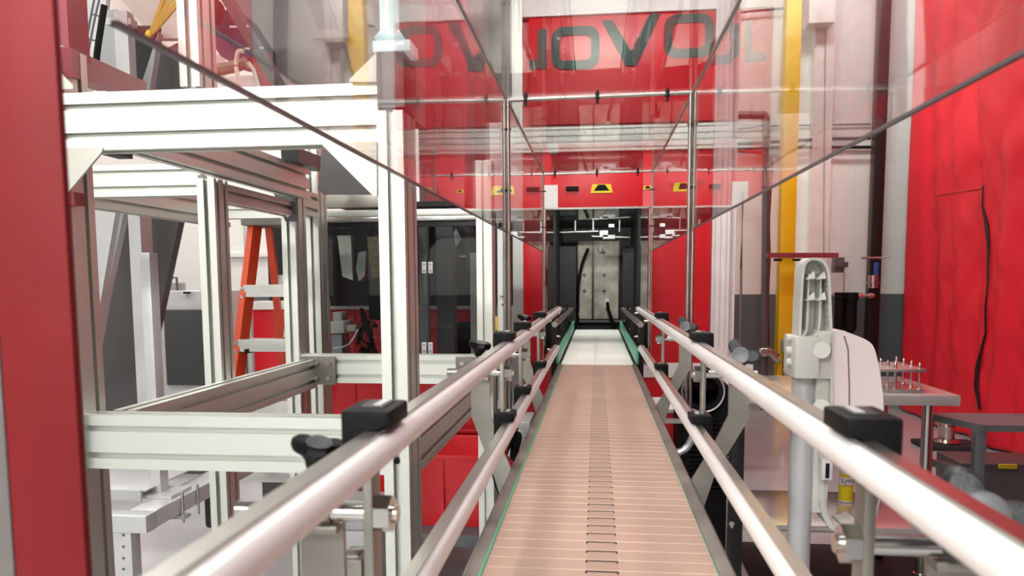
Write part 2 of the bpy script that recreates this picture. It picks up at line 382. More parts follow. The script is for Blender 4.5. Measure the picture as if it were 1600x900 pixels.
# sign letters: rounded squares, stroke and V
def ring(mb, cx, cz, wv, h, st, y):
    def rr(w_, h_, r, n=5):
        P = []
        for sx, sz, a0 in ((1, 1, 0), (-1, 1, 90), (-1, -1, 180), (1, -1, 270)):
            for k in range(n+1):
                a = math.radians(a0+90*k/n); P.append((cx+sx*(w_/2-r)+r*math.cos(a), cz+sz*(h_/2-r)+r*math.sin(a)))
        return P
    O, I = rr(wv, h, h*.3), rr(wv-2*st, h-2*st, h*.3-st*.8); n = len(O)
    vo = [[mb.bm.verts.new((a, yy, b)) for a, b in P] for P in (O, I) for yy in (y, y-.008)]
    of, ob, jf, jb = vo[0], vo[1], vo[2], vo[3]
    for i in range(n):
        k = (i+1) % n
        mb.bm.faces.new((of[i], of[k], ob[k], ob[i])); mb.bm.faces.new((jf[i], jf[k], jb[k], jb[i]))
        mb.bm.faces.new((ob[i], ob[k], jb[k], jb[i])); mb.bm.faces.new((of[i], of[k], jf[k], jf[i]))
    return mb
lz = Zm(68, 960); lh = Zm(32, 960)-Zm(104, 960); st = .055
mb = ring(MB(), Xm(899, 70), lz-.02, Xm(937, 70)-Xm(862, 70), lh*.93, st, YM-.002); build(mb, 'sign_letter', 'letter', rm)
mb = ring(MB(), Xm(1076, 66), lz+.03, Xm(1116, 70)-Xm(1038, 70), lh*.93, st, YM-.002); build(mb, 'sign_letter', 'letter', rm)
vx0, vx1, vx2 = Xm(940, 70), Xm(986, 70), Xm(1032, 70)
zt_, zb_ = lz+lh*.5, lz-lh*.5
build(MB().prism([(vx0, zt_), (vx0+.07, zt_), (vx1, zb_+.09), (vx2-.07, zt_+.03), (vx2, zt_+.03), (vx1+.035, zb_), (vx1-.035, zb_)], 'y', YM-.01, YM-.002), 'sign_letter', 'letter', rm)
ux = Xm(847, 70)
build(MB().box(ux-.03, ux+.03, YM-.01, YM-.002, zb_+.06, zt_-.04).box(Xm(828, 70), ux+.03, YM-.01, YM-.002, zb_-.0, zb_+.06), 'sign_letter', 'letter', rm)
# white frame members
build(MB().extr('x', Xm(812), Xm(1110), YM-.02, YM+.07, Zm(236, 960), Zm(197, 960)), 'frame_beam', 'alu', rm)
build(MB().box(Xm(812, 10), Xm(1135, 10), YM-.02, YM+.07, Zm(22, 960), Zm(-25, 960)), 'frame_beam', 'white', rm)
build(MB().box(Xm(1003), Xm(1180), YM+.0, YM+.07, Zm(590, 1060), Zm(567, 1060)), 'frame_beam', 'white', rm)
build(MB().extr('z', .05, Zm(-25, 1100), Xm(1111), Xm(1138), YM-.03, YM+.08), 'corner_post', 'pinkish', rm)
build(MB().extr('z', .05, Zm(-25, 1100), Xm(1138), Xm(1149), YM+.02, YM+.08), 'corner_post', 'pinkish', rm)
build(MB().extr('z', .05, Zm(-25, 800), Xm(800), Xm(818), YM-.03, YM+.08), 'corner_post', 'alu', rm)
build(MB().box(Xm(851), Xm(872), YM-.03, YM-.002, Zm(327, 860), Zm(290, 860)), 'frame_plate', 'white', rm)
# lower skirt
build(MB().box(OPX-.02, Xm(1110), YM+.01, YM+.04, .45, Zm(590, 1060)), 'skirt_panel', 'red', rm)
# body and tunnel interior
build(MB().box(Xm(812)+.02, -OPX-.03, YM+.04, YM+2.1, .12, Zm(-20), 0), 'body', 'red', rm)
build(MB().box(OPX+.03, Xm(1138), YM+.04, YM+2.1, .12, Zm(-20), 0), 'body', 'red', rm)
build(MB().box(-OPX-.03, OPX+.03, YM+.04, YM+2.1, ztop_open+.01, Zm(-20), 0), 'body', 'red', rm)
for s_ in (-1, 1):
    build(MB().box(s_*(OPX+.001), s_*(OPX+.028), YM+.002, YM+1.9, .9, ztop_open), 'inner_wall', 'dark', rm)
YI = 7.0
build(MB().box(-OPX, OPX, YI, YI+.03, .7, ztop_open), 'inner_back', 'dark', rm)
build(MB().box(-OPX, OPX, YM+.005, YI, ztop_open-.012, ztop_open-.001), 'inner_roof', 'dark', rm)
zc0, zc1 = pt(930, 498, YI).z, pt(930, 377, YI).z
for a, b in ((903, 925), (928, 967)):
    build(MB().box(pt(a, 430, YI).x, pt(b, 430, YI).x, YI-.03, YI-.002, zc0, zc1, .003), 'back_plate', 'cream', rm)
build(MB().box(pt(925, 430, YI).x, pt(928, 430, YI).x, YI-.045, YI-.002, zc0, zc1), 'plate_rib', 'blackm', rm)
for a in (903, 967): build(MB().box(pt(a-1, 430, YI).x, pt(a+1, 430, YI).x, YI-.05, YI-.002, zc0, zc1), 'plate_rib', 'blackm', rm)
build(MB().box(pt(890, 500, YI).x, pt(980, 500, YI).x, YI-.06, YI-.03, zc0-.03, zc0-.008), 'cross_bar', 'dgrey', rm)
for px, py in ((944, 395), (944, 430), (944, 455), (913, 430), (913, 455)):
    p = pt(px, py, YI-.035)
    build(MB().box(p.x-.022, p.x+.022, p.y-.003, p.y+.003, p.z-.005, p.z+.005).box(p.x-.005, p.x+.005, p.y-.003, p.y+.003, p.z-.022, p.z+.022).cyl(p+Vector((0, -.004, 0)), p+Vector((0, .004, 0)), .011), 'bolt_cross', 'charcoal', rm)
def spline(P, n=8):
    out = []; P = [Vector(p) for p in P]
    for i in range(len(P)-1):
        p0, p1, p2, p3 = P[max(i-1, 0)], P[i], P[i+1], P[min(i+2, len(P)-1)]
        for k in range(n):
            t_ = k/n
            out.append(.5*((2*p1)+(p2-p0)*t_+(2*p0-5*p1+4*p2-p3)*t_*t_+(3*p1-p0-3*p2+p3)*t_**3))
    return out+[P[-1]]
build(MB().tube(spline([pt(919, 388, 6.8), pt(910, 412, 6.8), pt(904, 445, 6.8), pt(903, 480, 6.8), pt(903, 508, 6.8)]), .013), 'hose', 'black', rm)
build(MB().tube(spline([pt(949, 473, 6.9), pt(951, 485, 6.85), pt(956, 500, 6.8), pt(962, 512, 6.7)]), .015), 'hose', 'black', rm)
build(MB().tube([pt(938, 384, 6.9), pt(938, 394, 6.9)], .018, 12), 'nozzle', 'white', rm)
build(MB().box(pt(945, 470, 6.95).x, pt(952, 470, 6.95).x, 6.93, 6.96, pt(948, 482, 6.95).z, pt(948, 466, 6.95).z, .003), 'socket', 'white', rm)
il = build(MB().box(-.2, .2, YM+.035, YM+.06, ztop_open-.016, ztop_open-.0125), 'led_housing', 'blackm', rm)
build(MB().box(-.19, .19, YM+.0605, YM+.064, ztop_open-.016, ztop_open-.0125), 'led_strip', 'lamp', il)
ld = bpy.data.lights.new('interior_glow', 'AREA'); ld.shape = 'RECTANGLE'; ld.size = .4; ld.size_y = .03; ld.energy = 10; ld.color = (1, .99, .93)
lo = bpy.data.objects.new('interior_glow', ld); COL.objects.link(lo); lo.parent = rm; lo.location = Vector((0, YM+.075, ztop_open-.03))-rm.location; lo.rotation_euler = (math.radians(62), 0, 0)
# side plates inside, steel rods & fittings overhead
for a, b, m_ in ((873, 900, 'dark'), (973, 990, 'dark')):
    build(MB().box(pt(a, 430, 6.5).x, pt(b, 430, 6.5).x, 6.48, 6.55, pt(930, 500, 6.5).z, pt(930, 385, 6.5).z), 'side_plate', m_, rm)
p, q = pt(875, 363, 6.2), pt(935, 361, 6.2); build(MB().cyl(p, q, .009), 'cross_rod', 'steel', rm)
p, q = pt(925, 369, 6.1), pt(985, 371, 6.1); build(MB().cyl(p, q, .006), 'cross_rod', 'steel', rm)
for a, b, c, d in ((951, 960, 335, 341), (951, 960, 350, 355), (942, 961, 367, 373)):
    build(pxbox(MB(), a, b, c, d, 6.0, .03), 'fitting', 'dgrey', rm)
build(pxbox(MB(), 937, 950, 360, 370, 6.0, .05), 'fitting', 'dgrey', rm)
for px in (898, 926, 967): build(pxbox(MB(), px, px+2, 328, 362, 6.1, .02), 'hanger', 'dgrey', rm)
# warning label and black clips on the lintel
p = pt(940, 294, YM-.004)
def tri_label(p, s_, par):
    l = build(MB().prism([(p.x-s_, p.z-s_*.42), (p.x+s_, p.z-s_*.42), (p.x+s_*.82, p.z+s_*.35), (p.x-s_*.82, p.z+s_*.35)], 'y', p.y-.002, p.y+.001), 'warning_label', 'ytag', par, label='yellow warning label')
    build(MB().prism([(p.x-s_*.7, p.z-s_*.22), (p.x+s_*.7, p.z-s_*.22), (p.x+s_*.3, p.z+s_*.3), (p.x-s_*.3, p.z+s_*.3)], 'y', p.y-.004, p.y-.0021), 'warning_triangle', 'black', l)
tri_label(p, .075, rm); tri_label(pt(1012, 293, YM-.004), .03, rm)
for px, py in ((894, 294), (1055, 288), (1090, 283)):
    build(pxbox(MB(), px-10, px+10, py-3, py+4, YM-.02, .018, .003), 'clip', 'black', rm)

# machine's smaller clear tunnel in front of the opening
ct = thing('infeed_tunnel', (0, 4.85, .98), 'low smoked clear tunnel joining the conveyor to the opening of the red machine', 'machine tunnel')
zt2 = CZ+.414
build(MB().box(-.296, .296, 4.5, YM-.03, zt2-.005, zt2), 'top_sheet', 'doorglass', ct)
for s_ in (-1, 1):
    build(MB().box(s_*.291, s_*.296, 4.5, YM-.03, 1.12, zt2-.006), 'side_sheet', 'doorglass', ct)
    build(MB().box(s_*.297, s_*.305, 4.49, 4.50, 1.0, zt2+.002), 'corner_strip', 'steel', ct)
build(MB().box(-.305, .305, 4.49, 4.498, zt2-.006, zt2+.004), 'edge_strip', 'steel', ct)
build(MB().box(-.303, -.298, 4.52, YM-.03, .95, 1.12).box(.298, .303, 4.52, YM-.03, .95, 1.12), 'lower_strip', 'blackm', ct)

# unseen machine inferred from red reflections, added to darken the aluminium side faces
nb = thing('unseen_machine', (2.1, -.8, 0), 'dark maroon machine housing added unseen beyond the right border to darken the metal posts', 'machine')
build(MB().box(1.75, 2.7, -2.6, 2.7, .06, 2.9, .02), 'housing', mat('dark_maroon_paint', (.09, .02, .022), .4), nb)
build(MB().box(1.80, 2.65, -2.55, 2.65, 0, .06), 'plinth', 'blackm', nb)
# ================================================================ CONVEYOR
BZ = CZ-.379                                        # belt surface
cv = thing('conveyor', (0, 2.4, 0), 'long tabletop conveyor with tan slats running away between white guide rails', 'conveyor')
hw = .1525; PITCH = .0381; YE = 3.46
nsl = int((YE-.16)/PITCH)
mb = MB(); cx = .004; th = .0048
for i in range(nsl):
    y = YE-(i+1)*PITCH
    b1 = y+PITCH-.0006
    def plate(xa, xb, ya, yb):
        e = .0013
        P = [(ya, BZ-th), (yb, BZ-th), (yb, BZ-e), (yb-e, BZ), (ya+e, BZ), (ya, BZ-e)]
        mb.prism(P, 'x', xa, xb)
    plate(-hw, cx-.022, y, b1); plate(cx+.022, hw, y, b1)
    plate(cx-.0198, cx+.0198, y, b1-.0052)
    plate(cx-.022, cx-.0198, y, b1-.011); plate(cx+.0198, cx+.022, y, b1-.011)
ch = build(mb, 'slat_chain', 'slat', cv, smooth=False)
mb = MB()
for i in range(nsl):
    b1 = YE-i*PITCH-.0006
    mb.box(cx-.022, cx+.022, b1-.0052, b1, BZ-.004, BZ-.0007)
    for s_ in (-1, 1): mb.box(cx+s_*.0198, cx+s_*.022, b1-.011, b1-.0052, BZ-.004, BZ-.0007)
build(mb, 'hinge_gap_shade', 'pit', ch, smooth=False, kind='stuff')  # near-black boxes giving the hinge gaps their deep shade
build(MB().box(-hw, hw, .15, YE, BZ-.012, BZ-.0052), 'carryway', 'pit', cv)
cv_shift = .005
wb = build(MB().box(-.163, .163, YE+.004, 5.95, BZ-.006, BZ+.0005, .001), 'white_belt', 'belt_white', cv, label='smooth white transfer belt')
build(MB().box(-.012, -.009, YE+.01, 5.94, BZ+.0006, BZ+.0012), 'belt_splice', 'uhmw', wb)
# side frames with stainless top flange
for s_ in (-1, 1):
    P = [(s_*(hw+.002), BZ-.003), (s_*(hw+.002), BZ+.001), (s_*.172, BZ+.004), (s_*.176, BZ), (s_*.176, BZ-.16), (s_*.160, BZ-.16), (s_*.160, BZ-.004)]
    build(MB().prism(P, 'y', .15, YE), 'side_frame', 'worn', cv)
    build(MB().prism([(s_*.166, BZ-.01), (s_*.166, BZ+.002), (s_*.185, BZ+.002), (s_*.185, BZ-.14), (s_*.17, BZ-.14)], 'y', YE+.02, 5.9), 'side_frame', 'blackm', cv)
    build(MB().box(s_*(hw-.0005), s_*(hw+.0018), .15, YE, BZ-.01, BZ+(.0022 if s_ < 0 else -.0008)), 'wear_strip', 'green' if s_ < 0 else 'green_d', cv)
for y in (.9, 2.05, 3.2, 4.8):
    for s_ in (-1, 1):
        build(MB().box(s_*.13, s_*.17, y-.02, y+.02, .03, BZ-.15), 'leg', 'satin', cv)
        build(MB().cyl((s_*.15, y, 0), (s_*.15, y, .012), .035).cyl((s_*.15, y, .01), (s_*.15, y, .05), .01), 'foot', 'black', cv)
    build(MB().box(-.13, .13, y-.015, y+.015, .35, .38), 'cross_member', 'satin', cv)
# guide rails: steel channel back with white rounded nose
RX = .178; ZU, ZL = CZ-.131, CZ-.289
def rail(s_, z, y0, y1, tilt=0, parent=cv, white=True, thin=.84):
    k = thin
    RX = .175 if s_ < 0 else .186
    R = [(s_*(RX+.012*k), z-.017*k), (s_*(RX+.012*k), z+.017*k), (s_*(RX-.004*k), z+.0175*k), (s_*(RX-.004*k), z+.0145*k), (s_*(RX+.003*k), z+.0125*k), (s_*(RX+.003*k), z-.0125*k), (s_*(RX-.004*k), z-.0145*k), (s_*(RX-.004*k), z-.0175*k)]
    r = build(MB().prism(R, 'y', y0, y1), 'guide_rail', 'steel', parent)
    if white:
        W = [(s_*(RX+.003*k), z+.0124*k)]
        for j in range(13):
            a = math.radians(90-180*j/12); W.append((s_*(RX-.0045*k-.0125*k*math.cos(a)), z+.0142*k*math.sin(a)))
        W.append((s_*(RX+.003*k), z-.0124*k))
        build(MB().prism(W, 'y', y0, y1), 'wear_nose', 'uhmw', r, label='white rounded wear strip')
    return r
for s_ in (-1, 1):
    rail(s_, ZU, .13, 3.52); rail(s_, ZL, .13, 3.3)
    # second, shorter rails at the transfer
    build(MB().cyl((s_*.19, 3.42, CZ-.195), (s_*.178, 5.4, CZ-.20), .013), 'transfer_rail', 'steel', cv)
    build(MB().box(s_*.170, s_*.180, 3.38, 5.8, BZ+.012, BZ+.074, .002), 'transfer_guide', 'green_d', cv, label='dull green plastic side guide')
    build(MB().box(s_*.181, s_*.190, 3.42, 5.8, BZ+.02, BZ+.066), 'guide_backing', 'blackm', cv)
    for y in (3.7, 4.6, 5.3):
        build(MB().box(s_*.195, s_*.22, y-.012, y+.012, BZ-.12, CZ-.16), 'rail_post', 'blackm', cv)
        build(MB().cyl((s_*.18, y, CZ-.195), (s_*.24, y, CZ-.195), .006).cyl((s_*.18, y, BZ+.045), (s_*.24, y, BZ+.045), .006), 'rail_rod', 'chrome', cv)
def knob(p, d, r, m='black', parent=cv, twist=0):
    """three-lobed hand knob at p, its axis along d"""
    d = Vector(d).normalized(); q = d.to_track_quat('Z', 'Y'); mb = MB(); N_ = 48; rings = []
    for zz, k in ((-.42, .30), (-.2, .34), (0, .62), (.08, .92), (.2, 1.0), (.36, .97), (.46, .84), (.5, .5), (.5, .02)):
        ring_ = []
        for i in range(N_):
            a = 2*math.pi*i/N_+twist; lob = (.66+.34*math.cos(3*a)) if k > .5 else .75
            rr = r*k*(lob if k > .4 else .9)
            ring_.append(mb.bm.verts.new(Vector(p)+q @ Vector((rr*math.cos(a), rr*math.sin(a), zz*r*1.15))))
        rings.append(ring_)
    for A_, B_ in zip(rings, rings[1:]):
        for i in range(N_): mb.bm.faces.new((A_[i], A_[(i+1) % N_], B_[(i+1) % N_], B_[i]))
    mb.bm.faces.new(rings[0][::-1]); mb.bm.faces.new(rings[-1])
    kb = build(mb, 'hand_knob', m, parent)
    c = Vector(p)+q @ Vector((0, 0, .575*r))
    build(MB().lathe([(r*.40, -.01*r), (r*.42, .05*r), (r*.36, .07*r), (0, .07*r)], c, d), 'knob_cap', 'knob_grey' if m == 'black' else 'dgrey', kb)
    return kb
def clamp(s_, z, y, parent=cv, k=1.0):
    RX = .174 if s_ < 0 else .185
    xo, xi = s_*(RX+.030), s_*(RX-.010)
    mb = MB().prism([(xo, z-.019), (xo, z+.031), (xi, z+.031), (xi, z+.0155), (s_*(RX+.0135), z+.0155), (s_*(RX+.0135), z-.019)], 'y', y-.030*k, y+.030*k)
    bmesh.ops.bevel(mb.bm, geom=list(mb.bm.edges), offset=.0035, segments=2, affect='EDGES', profile=.6)
    c = build(mb, 'rail_clamp', 'black', parent)
    build(MB().box(s_*(RX+.018), s_*(RX-.002), y-.018*k, y+.018*k, z+.0305, z+.0325, .0008), 'clamp_plate', 'knob_grey', c)
    build(MB().box(s_*(RX+.008), s_*(RX+.001), y-.014*k, y+.012*k, z+.0318, z+.0332), 'clamp_window_glint', 'lgrey', c)  # pale patch painted as the light reflected in the clamp recess
    return c
def hexnut(mb, c, ax, r, h):
    q = Vector(ax).to_track_quat('Z', 'Y')
    k = bmesh.ops.create_cone(mb.bm, cap_ends=True, segments=6, radius1=r, radius2=r, depth=h)
    for v in k['verts']: v.co = q @ v.co+Vector(c)
    return mb
def station(s_, y, zrod, rodlen, with_plate=True, knob_m='black'):
    RX = .173 if s_ < 0 else .184
    xb = s_*(RX+.012)
    st_ = build(MB().box(xb, xb+s_*.008, y-.0125, y+.0125, ZL-.03, ZU+.012, .001), 'rail_bar', 'satin', cv)
    for z in (ZU, ZL): clamp(s_, z, y)
    rod = build(MB().cyl((xb-s_*.002, y, zrod), (s_*(RX+.012+rodlen), y, zrod), .0078, seg=24), 'support_rod', 'chrome', cv)
    build(hexnut(MB(), (xb-s_*.007, y, zrod), (1, 0, 0), .0155, .013).cyl((xb-s_*.0135, y, zrod), (xb-s_*.018, y, zrod), .0075), 'hex_nut', 'chrome', rod)
    if with_plate:
        xc = s_*(RX+(.062 if s_ < 0 else .085))                            # plate centre
        top = zrod-.012
        k = 0 if s_ < 0 else -.02
        P = [(-.019, top), (.019, top), (.019, CZ-.27), (-.022+k, CZ-.379), (-.042+k, CZ-.445), (-.060+k, CZ-.445), (-.068+k, CZ-.392), (-.04+k*.5, CZ-.328), (-.019, CZ-.262)]
        P = [(xc+s_*a, b) for a, b in P]
        build(MB().prism(P, 'y', y+.006, y+.012), 'bracket_plate', 'satin', cv)
        build(MB().box(xc-.0195, xc+.0195, y-.012, y+.012, zrod-.016, zrod-.009, .002), 'bracket_flange', 'satin', cv)
        build(MB().cyl((xc-.012, y, zrod), (xc+.012, y, zrod), .0105, seg=24), 'rod_collar', 'satin', cv)
        if s_ < 0:
            build(MB().cyl((xc, y, zrod+.008), (xc, y, zrod+.034), .006), 'knob_stem', 'blackm', cv)
            knob((xc, y, zrod+.045), (.25, -.25, .95), .026, knob_m, cv, .4)
        else:
            build(MB().cyl((xc, y, zrod+.008), (xc, y-.02, zrod+.03), .006), 'knob_stem', 'blackm', cv)
            knob((xc-.004, y-.035, zrod+.034), (-.25, -.9, .35), .038, knob_m, cv, .9)
ZR = CZ-.181
station(-1, .605, ZR-.010, .12); station(1, .60, ZR-.022, .085, knob_m='knob_grey')
station(-1, 1.50, ZR, .115); station(1, 1.50, ZR, .105, knob_m='knob_grey')
station(-1, 1.87, ZR, .05, False)
station(-1, 2.45, ZR+.01, .06); station(1, 2.40, ZR, .10, knob_m='knob_grey')

# drive unit and cables hanging under the left side of the conveyor
du = build(MB().box(-.27, -.19, 2.15, 2.32, CZ-.50, CZ-.40, .006), 'drive_box', 'lgrey', cv)
build(MB().cyl((-.23, 2.10, CZ-.45), (-.23, 2.15, CZ-.45), .03).cyl((-.23, 2.09, CZ-.45), (-.23, 2.10, CZ-.45), .02), 'gland', 'white', du)
for k in range(6):
    r_ = random.Random(k+9)
    P = [Vector((-.24+r_.uniform(-.03, .03), 2.1, CZ-.46)), Vector((-.22+r_.uniform(-.03, .03), 2.02, CZ-.42+r_.uniform(-.03, .03))), Vector((-.25+r_.uniform(-.03, .03), 1.98, CZ-.50)), Vector((-.22+r_.uniform(-.03, .03), 2.05, CZ-.62))]
    build(MB().tube(spline(P, 6), .006, 6), 'cable', 'black', cv)
build(MB().tube(spline([(-.20, 1.72, CZ-.34), (-.215, 1.72, CZ-.40), (-.18, 1.72, CZ-.43)], 6), .009, 8), 'hose', 'rhose', cv)
build(MB().tube(spline([(.24, 1.9, CZ-.36), (.22, 1.9, CZ-.41), (.185, 1.9, CZ-.43)], 6), .009, 8), 'hose', 'lpipe', cv)
cv.location.x += cv_shift
# ================================================================ CLEAR GUARD TUNNEL
gt = thing('guard_tunnel', (0, 2.6, CZ-.12), 'clear plastic guard hood on thin steel frame over the conveyor', 'machine guard')
GX, GZ0, GZ1, Y1, Y2, YG0 = .300, CZ+.1645, CZ+.602, 2.59, 4.39, .47
build(MB().box(-GX-.004, -GX, YG0, Y2, GZ0, GZ1), 'side_sheet', 'clear', gt)
build(MB().box(GX+.006, GX+.010, YG0, Y2, GZ0, GZ1+.01), 'side_sheet', 'clear', gt)
build(MB().box(-GX, GX+.006, YG0+.3, Y2, GZ1-.004, GZ1), 'top_sheet', 'clear', gt)
for s_, x in ((-1, -GX-.002), (1, GX+.008)):
    build(MB().box(x-.0026, x+.0026, YG0, Y2, GZ0-.0035, GZ0), 'sheet_edge', 'edge', gt)
# steel frames
for Y, r in ((Y1, .0065), (Y2, .0055)):
    for s_ in (-1, 1):
        x = s_*(GX+(.006 if s_ > 0 else 0))
        for dx in ((-.007, .007) if Y == Y1 else (0,)):
            build(MB().cyl((x+dx, Y, BZ-.1), (x+dx, Y, GZ1), r, seg=14), 'frame_post', 'steel', gt)
        build(MB().box(s_*.17, x, Y-.006, Y+.006, BZ-.10, BZ-.085), 'foot_arm', 'steel', gt)
        for z in (CZ+.30, CZ+.5):
            build(MB().box(x-.016, x+.016, Y-.004, Y+.004, z-.003, z+.003).cyl((x, Y-.012, z), (x, Y+.012, z), .004), 'sheet_clip', 'blackm', gt)
    build(MB().cyl((-GX, Y, GZ1-.008), (GX+.006, Y, GZ1-.002), r, seg=14), 'cross_bar', 'steel', gt)
    for x in (-.235, .0, .225):
        build(MB().cyl((x, Y, GZ1-.028), (x, Y, GZ1+.014), .0045).cyl((x, Y, GZ1-.012), (x, Y, GZ1+.006), .0085), 'sheet_clip', 'blackm', gt)
for s_ in (-1, 1):
    x = s_*(GX+(.006 if s_ > 0 else 0))
    build(MB().cyl((x, .8, GZ1), (x, Y2, GZ1), .0045, seg=12), 'long_bar', 'steel', gt)

# ================================================================ LEFT ALUMINIUM FRAME
fr = thing('aluminium_frame', (-.6, 1.8, 0), 'white slotted aluminium machine frame standing left of the conveyor', 'machine frame')
FY = 1.285; FB = 2.34
rx = pt(634, 438, FY).x; lx = -.885
def zf(px, py, Y=FY): return pt(px, py, Y).z
# front posts
build(MB().extr('z', .02, zf(610, 172), rx-.045, rx, FY, FY+.09), 'post', 'alu', fr)
lpx = pt(130, 438, FY+.05).x
build(MB().extr('z', .02, zf(140, 60), lpx-.045, lpx, FY, FY+.095), 'post', 'alu', fr)
# front beams
build(MB().extr('x', lpx, rx-.045, FY+.01, FY+.055, zf(340, 228), zf(340, 135)), 'beam', 'alu', fr)
build(MB().extr('x', lpx, rx-.045, FY+.03, FY+.075, zf(340, 743), zf(340, 656)), 'beam', 'alu', fr)
zl0, zl1 = zf(340, 743), zf(340, 656)
# mid and rear posts on the left line
zA = CZ+.256
py2 = 1.72
build(MB().extr('z', .02, zA-.001, lx-.092, lx-.047, py2+.1, py2+.17), 'post', 'alu', fr)
px3 = pt(464, 438, FB).x
build(MB().extr('z', .02, pt(450, 240, FB).z, px3-.045, px3, FB, FB+.09), 'post', 'alu', fr)
px4 = pt(500, 438, 2.55).x
build(MB().extr('z', .02, pt(490, 229, 2.55).z, px4-.045, px4, 2.55, 2.64), 'post', 'alu', fr)
build(MB().extr('y', FB+.09, 2.55, px3-.045, px3, pt(490, 335, 2.45).z, pt(490, 298, 2.45).z), 'short_beam', 'alu', fr)
rx2 = pt(769, 438, FB).x
build(MB().extr('z', .02, pt(755, 250, FB).z, rx2-.048, rx2, FB, FB+.07), 'post', 'alu', fr)
# depth beams
zA = CZ+.256
build(MB().extr('y', FY+.055, FB, lx-.045, lx, zA, zA+.09), 'beam', 'alu', fr)
build(MB().extr('y', FY+.095, FB, lx-.045, lx+.0, pt(155, 640, 1.38).z-.09, pt(155, 640, 1.38).z), 'beam', 'alu', fr)
build(MB().extr('y', FY+.09, FB, rx-.045, rx-.002, pt(656, 664, 1.375).z-.09, pt(656, 664, 1.375).z), 'beam', 'alu', fr)
# rear beam, and the other far beams
build(MB().extr('x', px3, rx2-.048, FB+.01, FB+.055, pt(620, 600, FB).z, pt(620, 555, FB).z), 'beam', 'alu', fr)
build(MB().extr('x', lx-.9, lx-.093, py2+.11, py2+.155, pt(210, 298, py2).z, pt(210, 245, py2).z), 'beam', 'alu', fr)
build(MB().extr('y', py2+.17, FB, lx-.092, lx-.047, CZ+.204, CZ+.248), 'beam', 'alu', fr)
build(MB().extr('y', 1.80, 2.75, -1.395, -1.35, CZ+.204, CZ+.294), 'beam', 'alu', fr)
build(MB().extr('x', -1.35, px4-.045, 2.56, 2.605, pt(390, 341, 2.56).z, pt(390, 317, 2.56).z), 'beam', 'alu', fr)
build(MB().extr('x', px3-.27, px3-.045, FB+.01, FB+.055, pt(350, 815, FB).z, pt(350, 797, FB).z-.0), 'beam', 'alu', fr)
# small extra post standing on the upper front beam
a = pt(278, 60, 1.62); b = pt(309, 60, 1.62)
build(MB().extr('z', pt(290, 135, 1.62).z, pt(290, -60, 1.62).z, a.x, b.x, 1.62, 1.70), 'post', 'alu', fr)
# upper dark red diagonal strut at far left with plate
build(MB().bar(pt(88, 96, 1.30), pt(215, 142, 2.1), .05, .05), 'strut', 'rbar', fr, label='maroon painted strut')
build(MB().box(pt(85, 40, 1.38).x-.03, pt(106, 40, 1.38).x, 1.38, 1.44, pt(95, 85, 1.38).z, pt(95, -60, 1.38).z), 'strut', 'rbar', fr, label='maroon painted upright')
# gusset plates
def gusset(P, Y, m='gusset', t_=.005): return build(MB().slab([pt(a, b, Y) for a, b in P], (0, t_, 0)), 'gusset_plate', m, fr)
gusset([(95, 231), (160, 231), (160, 236), (104, 303), (95, 303)], FY-.006)
gusset([(86, 106), (114, 133), (114, 139), (86, 139)], FY+.0)
gusset([(501, 224), (588, 221), (589, 306), (583, 306)], FY-.006)
gusset([(546, 124), (588, 82), (588, 128), (546, 128)], FY+.0)
gusset([(503, 229), (592, 229), (592, 304), (506, 304), (497, 296)], 2.2, 'charcoal')
# corner brackets with bolts
def bracket(x0, x1, y0, y1, Y, bolts, m='bracket'):
    b_ = build(pxbox(MB(), x0, x1, y0, y1, Y, .005, .001), 'corner_bracket', m, fr)
    for px, py in bolts:
        p = pt(px, py, Y-.002)
        build(MB().cyl(p, p+Vector((0, -.005, 0)), .007, seg=14).cyl(p+Vector((0, -.005, 0)), p+Vector((0, -.006, 0)), .004, seg=6), 'bolt', 'chrome', b_)
    return b_
bracket(470, 524, 557, 601, FB-.004, [(479, 568), (479, 592), (495, 568), (495, 591), (513, 568), (513, 591)])
bracket(712, 746, 558, 599, FB-.004, [(722, 568), (722, 590)])
bracket(446, 464, 297, 346, FB-.03, [(450, 303), (450, 318), (450, 336)], 'dgrey')
build(MB().slab([pt(425, 296, FB-.03), pt(446, 296, FB-.03), pt(446, 346, FB-.03)], (0, .005, 0)), 'bracket_web', 'dgrey', fr)
build(MB().bar(pt(453, 242, 2.15), pt(500, 258, 2.5), .05, .04), 'stop_block', 'blackm', fr)
build(pxbox(MB(), 160, 182, 232, 242, FY+.06, .05), 'foot_clip', 'blackm', fr)
build(pxbox(MB(), 103, 116, 300, 320, FY+.02, .03), 'foot_clip', 'rbar', fr)
p = pt(620, 720, FY); build(MB().cyl(p+Vector((0, .004, 0)), p+Vector((0, -.001, 0)), .006), 'slot_plug', 'black', fr)

# upper stub on the post and the clear signal light
ms = thing('camera_housing', (rx-.022, FY+.04, zf(610, 171)), 'mauve grey rectangular housing on top of the central aluminium post', 'housing')
build(MB().box(pt(588, 120, FY).x, pt(631, 120, FY).x, FY, FY+.09, zf(610, 168), zf(610, 80), .002), 'housing', 'umber', ms)
build(MB().box(pt(590, 120, FY).x, pt(632, 120, FY).x, FY-.003, FY-.0002, zf(610, 168), zf(610, 155)), 'base_band', 'dgrey', ms)
sg = thing('signal_light', (rx-.022, FY+.03, zf(610, 79)), 'glowing pale aqua clear light column on a square foot above the central post', 'signal light')
build(MB().box(pt(580, 68, FY).x, pt(640, 68, FY).x, FY+.005, FY+.065, zf(610, 79), zf(610, 60), .003), 'foot', 'signal', sg)
c = pt(609, 60, FY+.035)
build(MB().lathe([(.026, 0), (.022, .006), (.0165, .012), (.016, .19)], c), 'column', 'signal', sg)

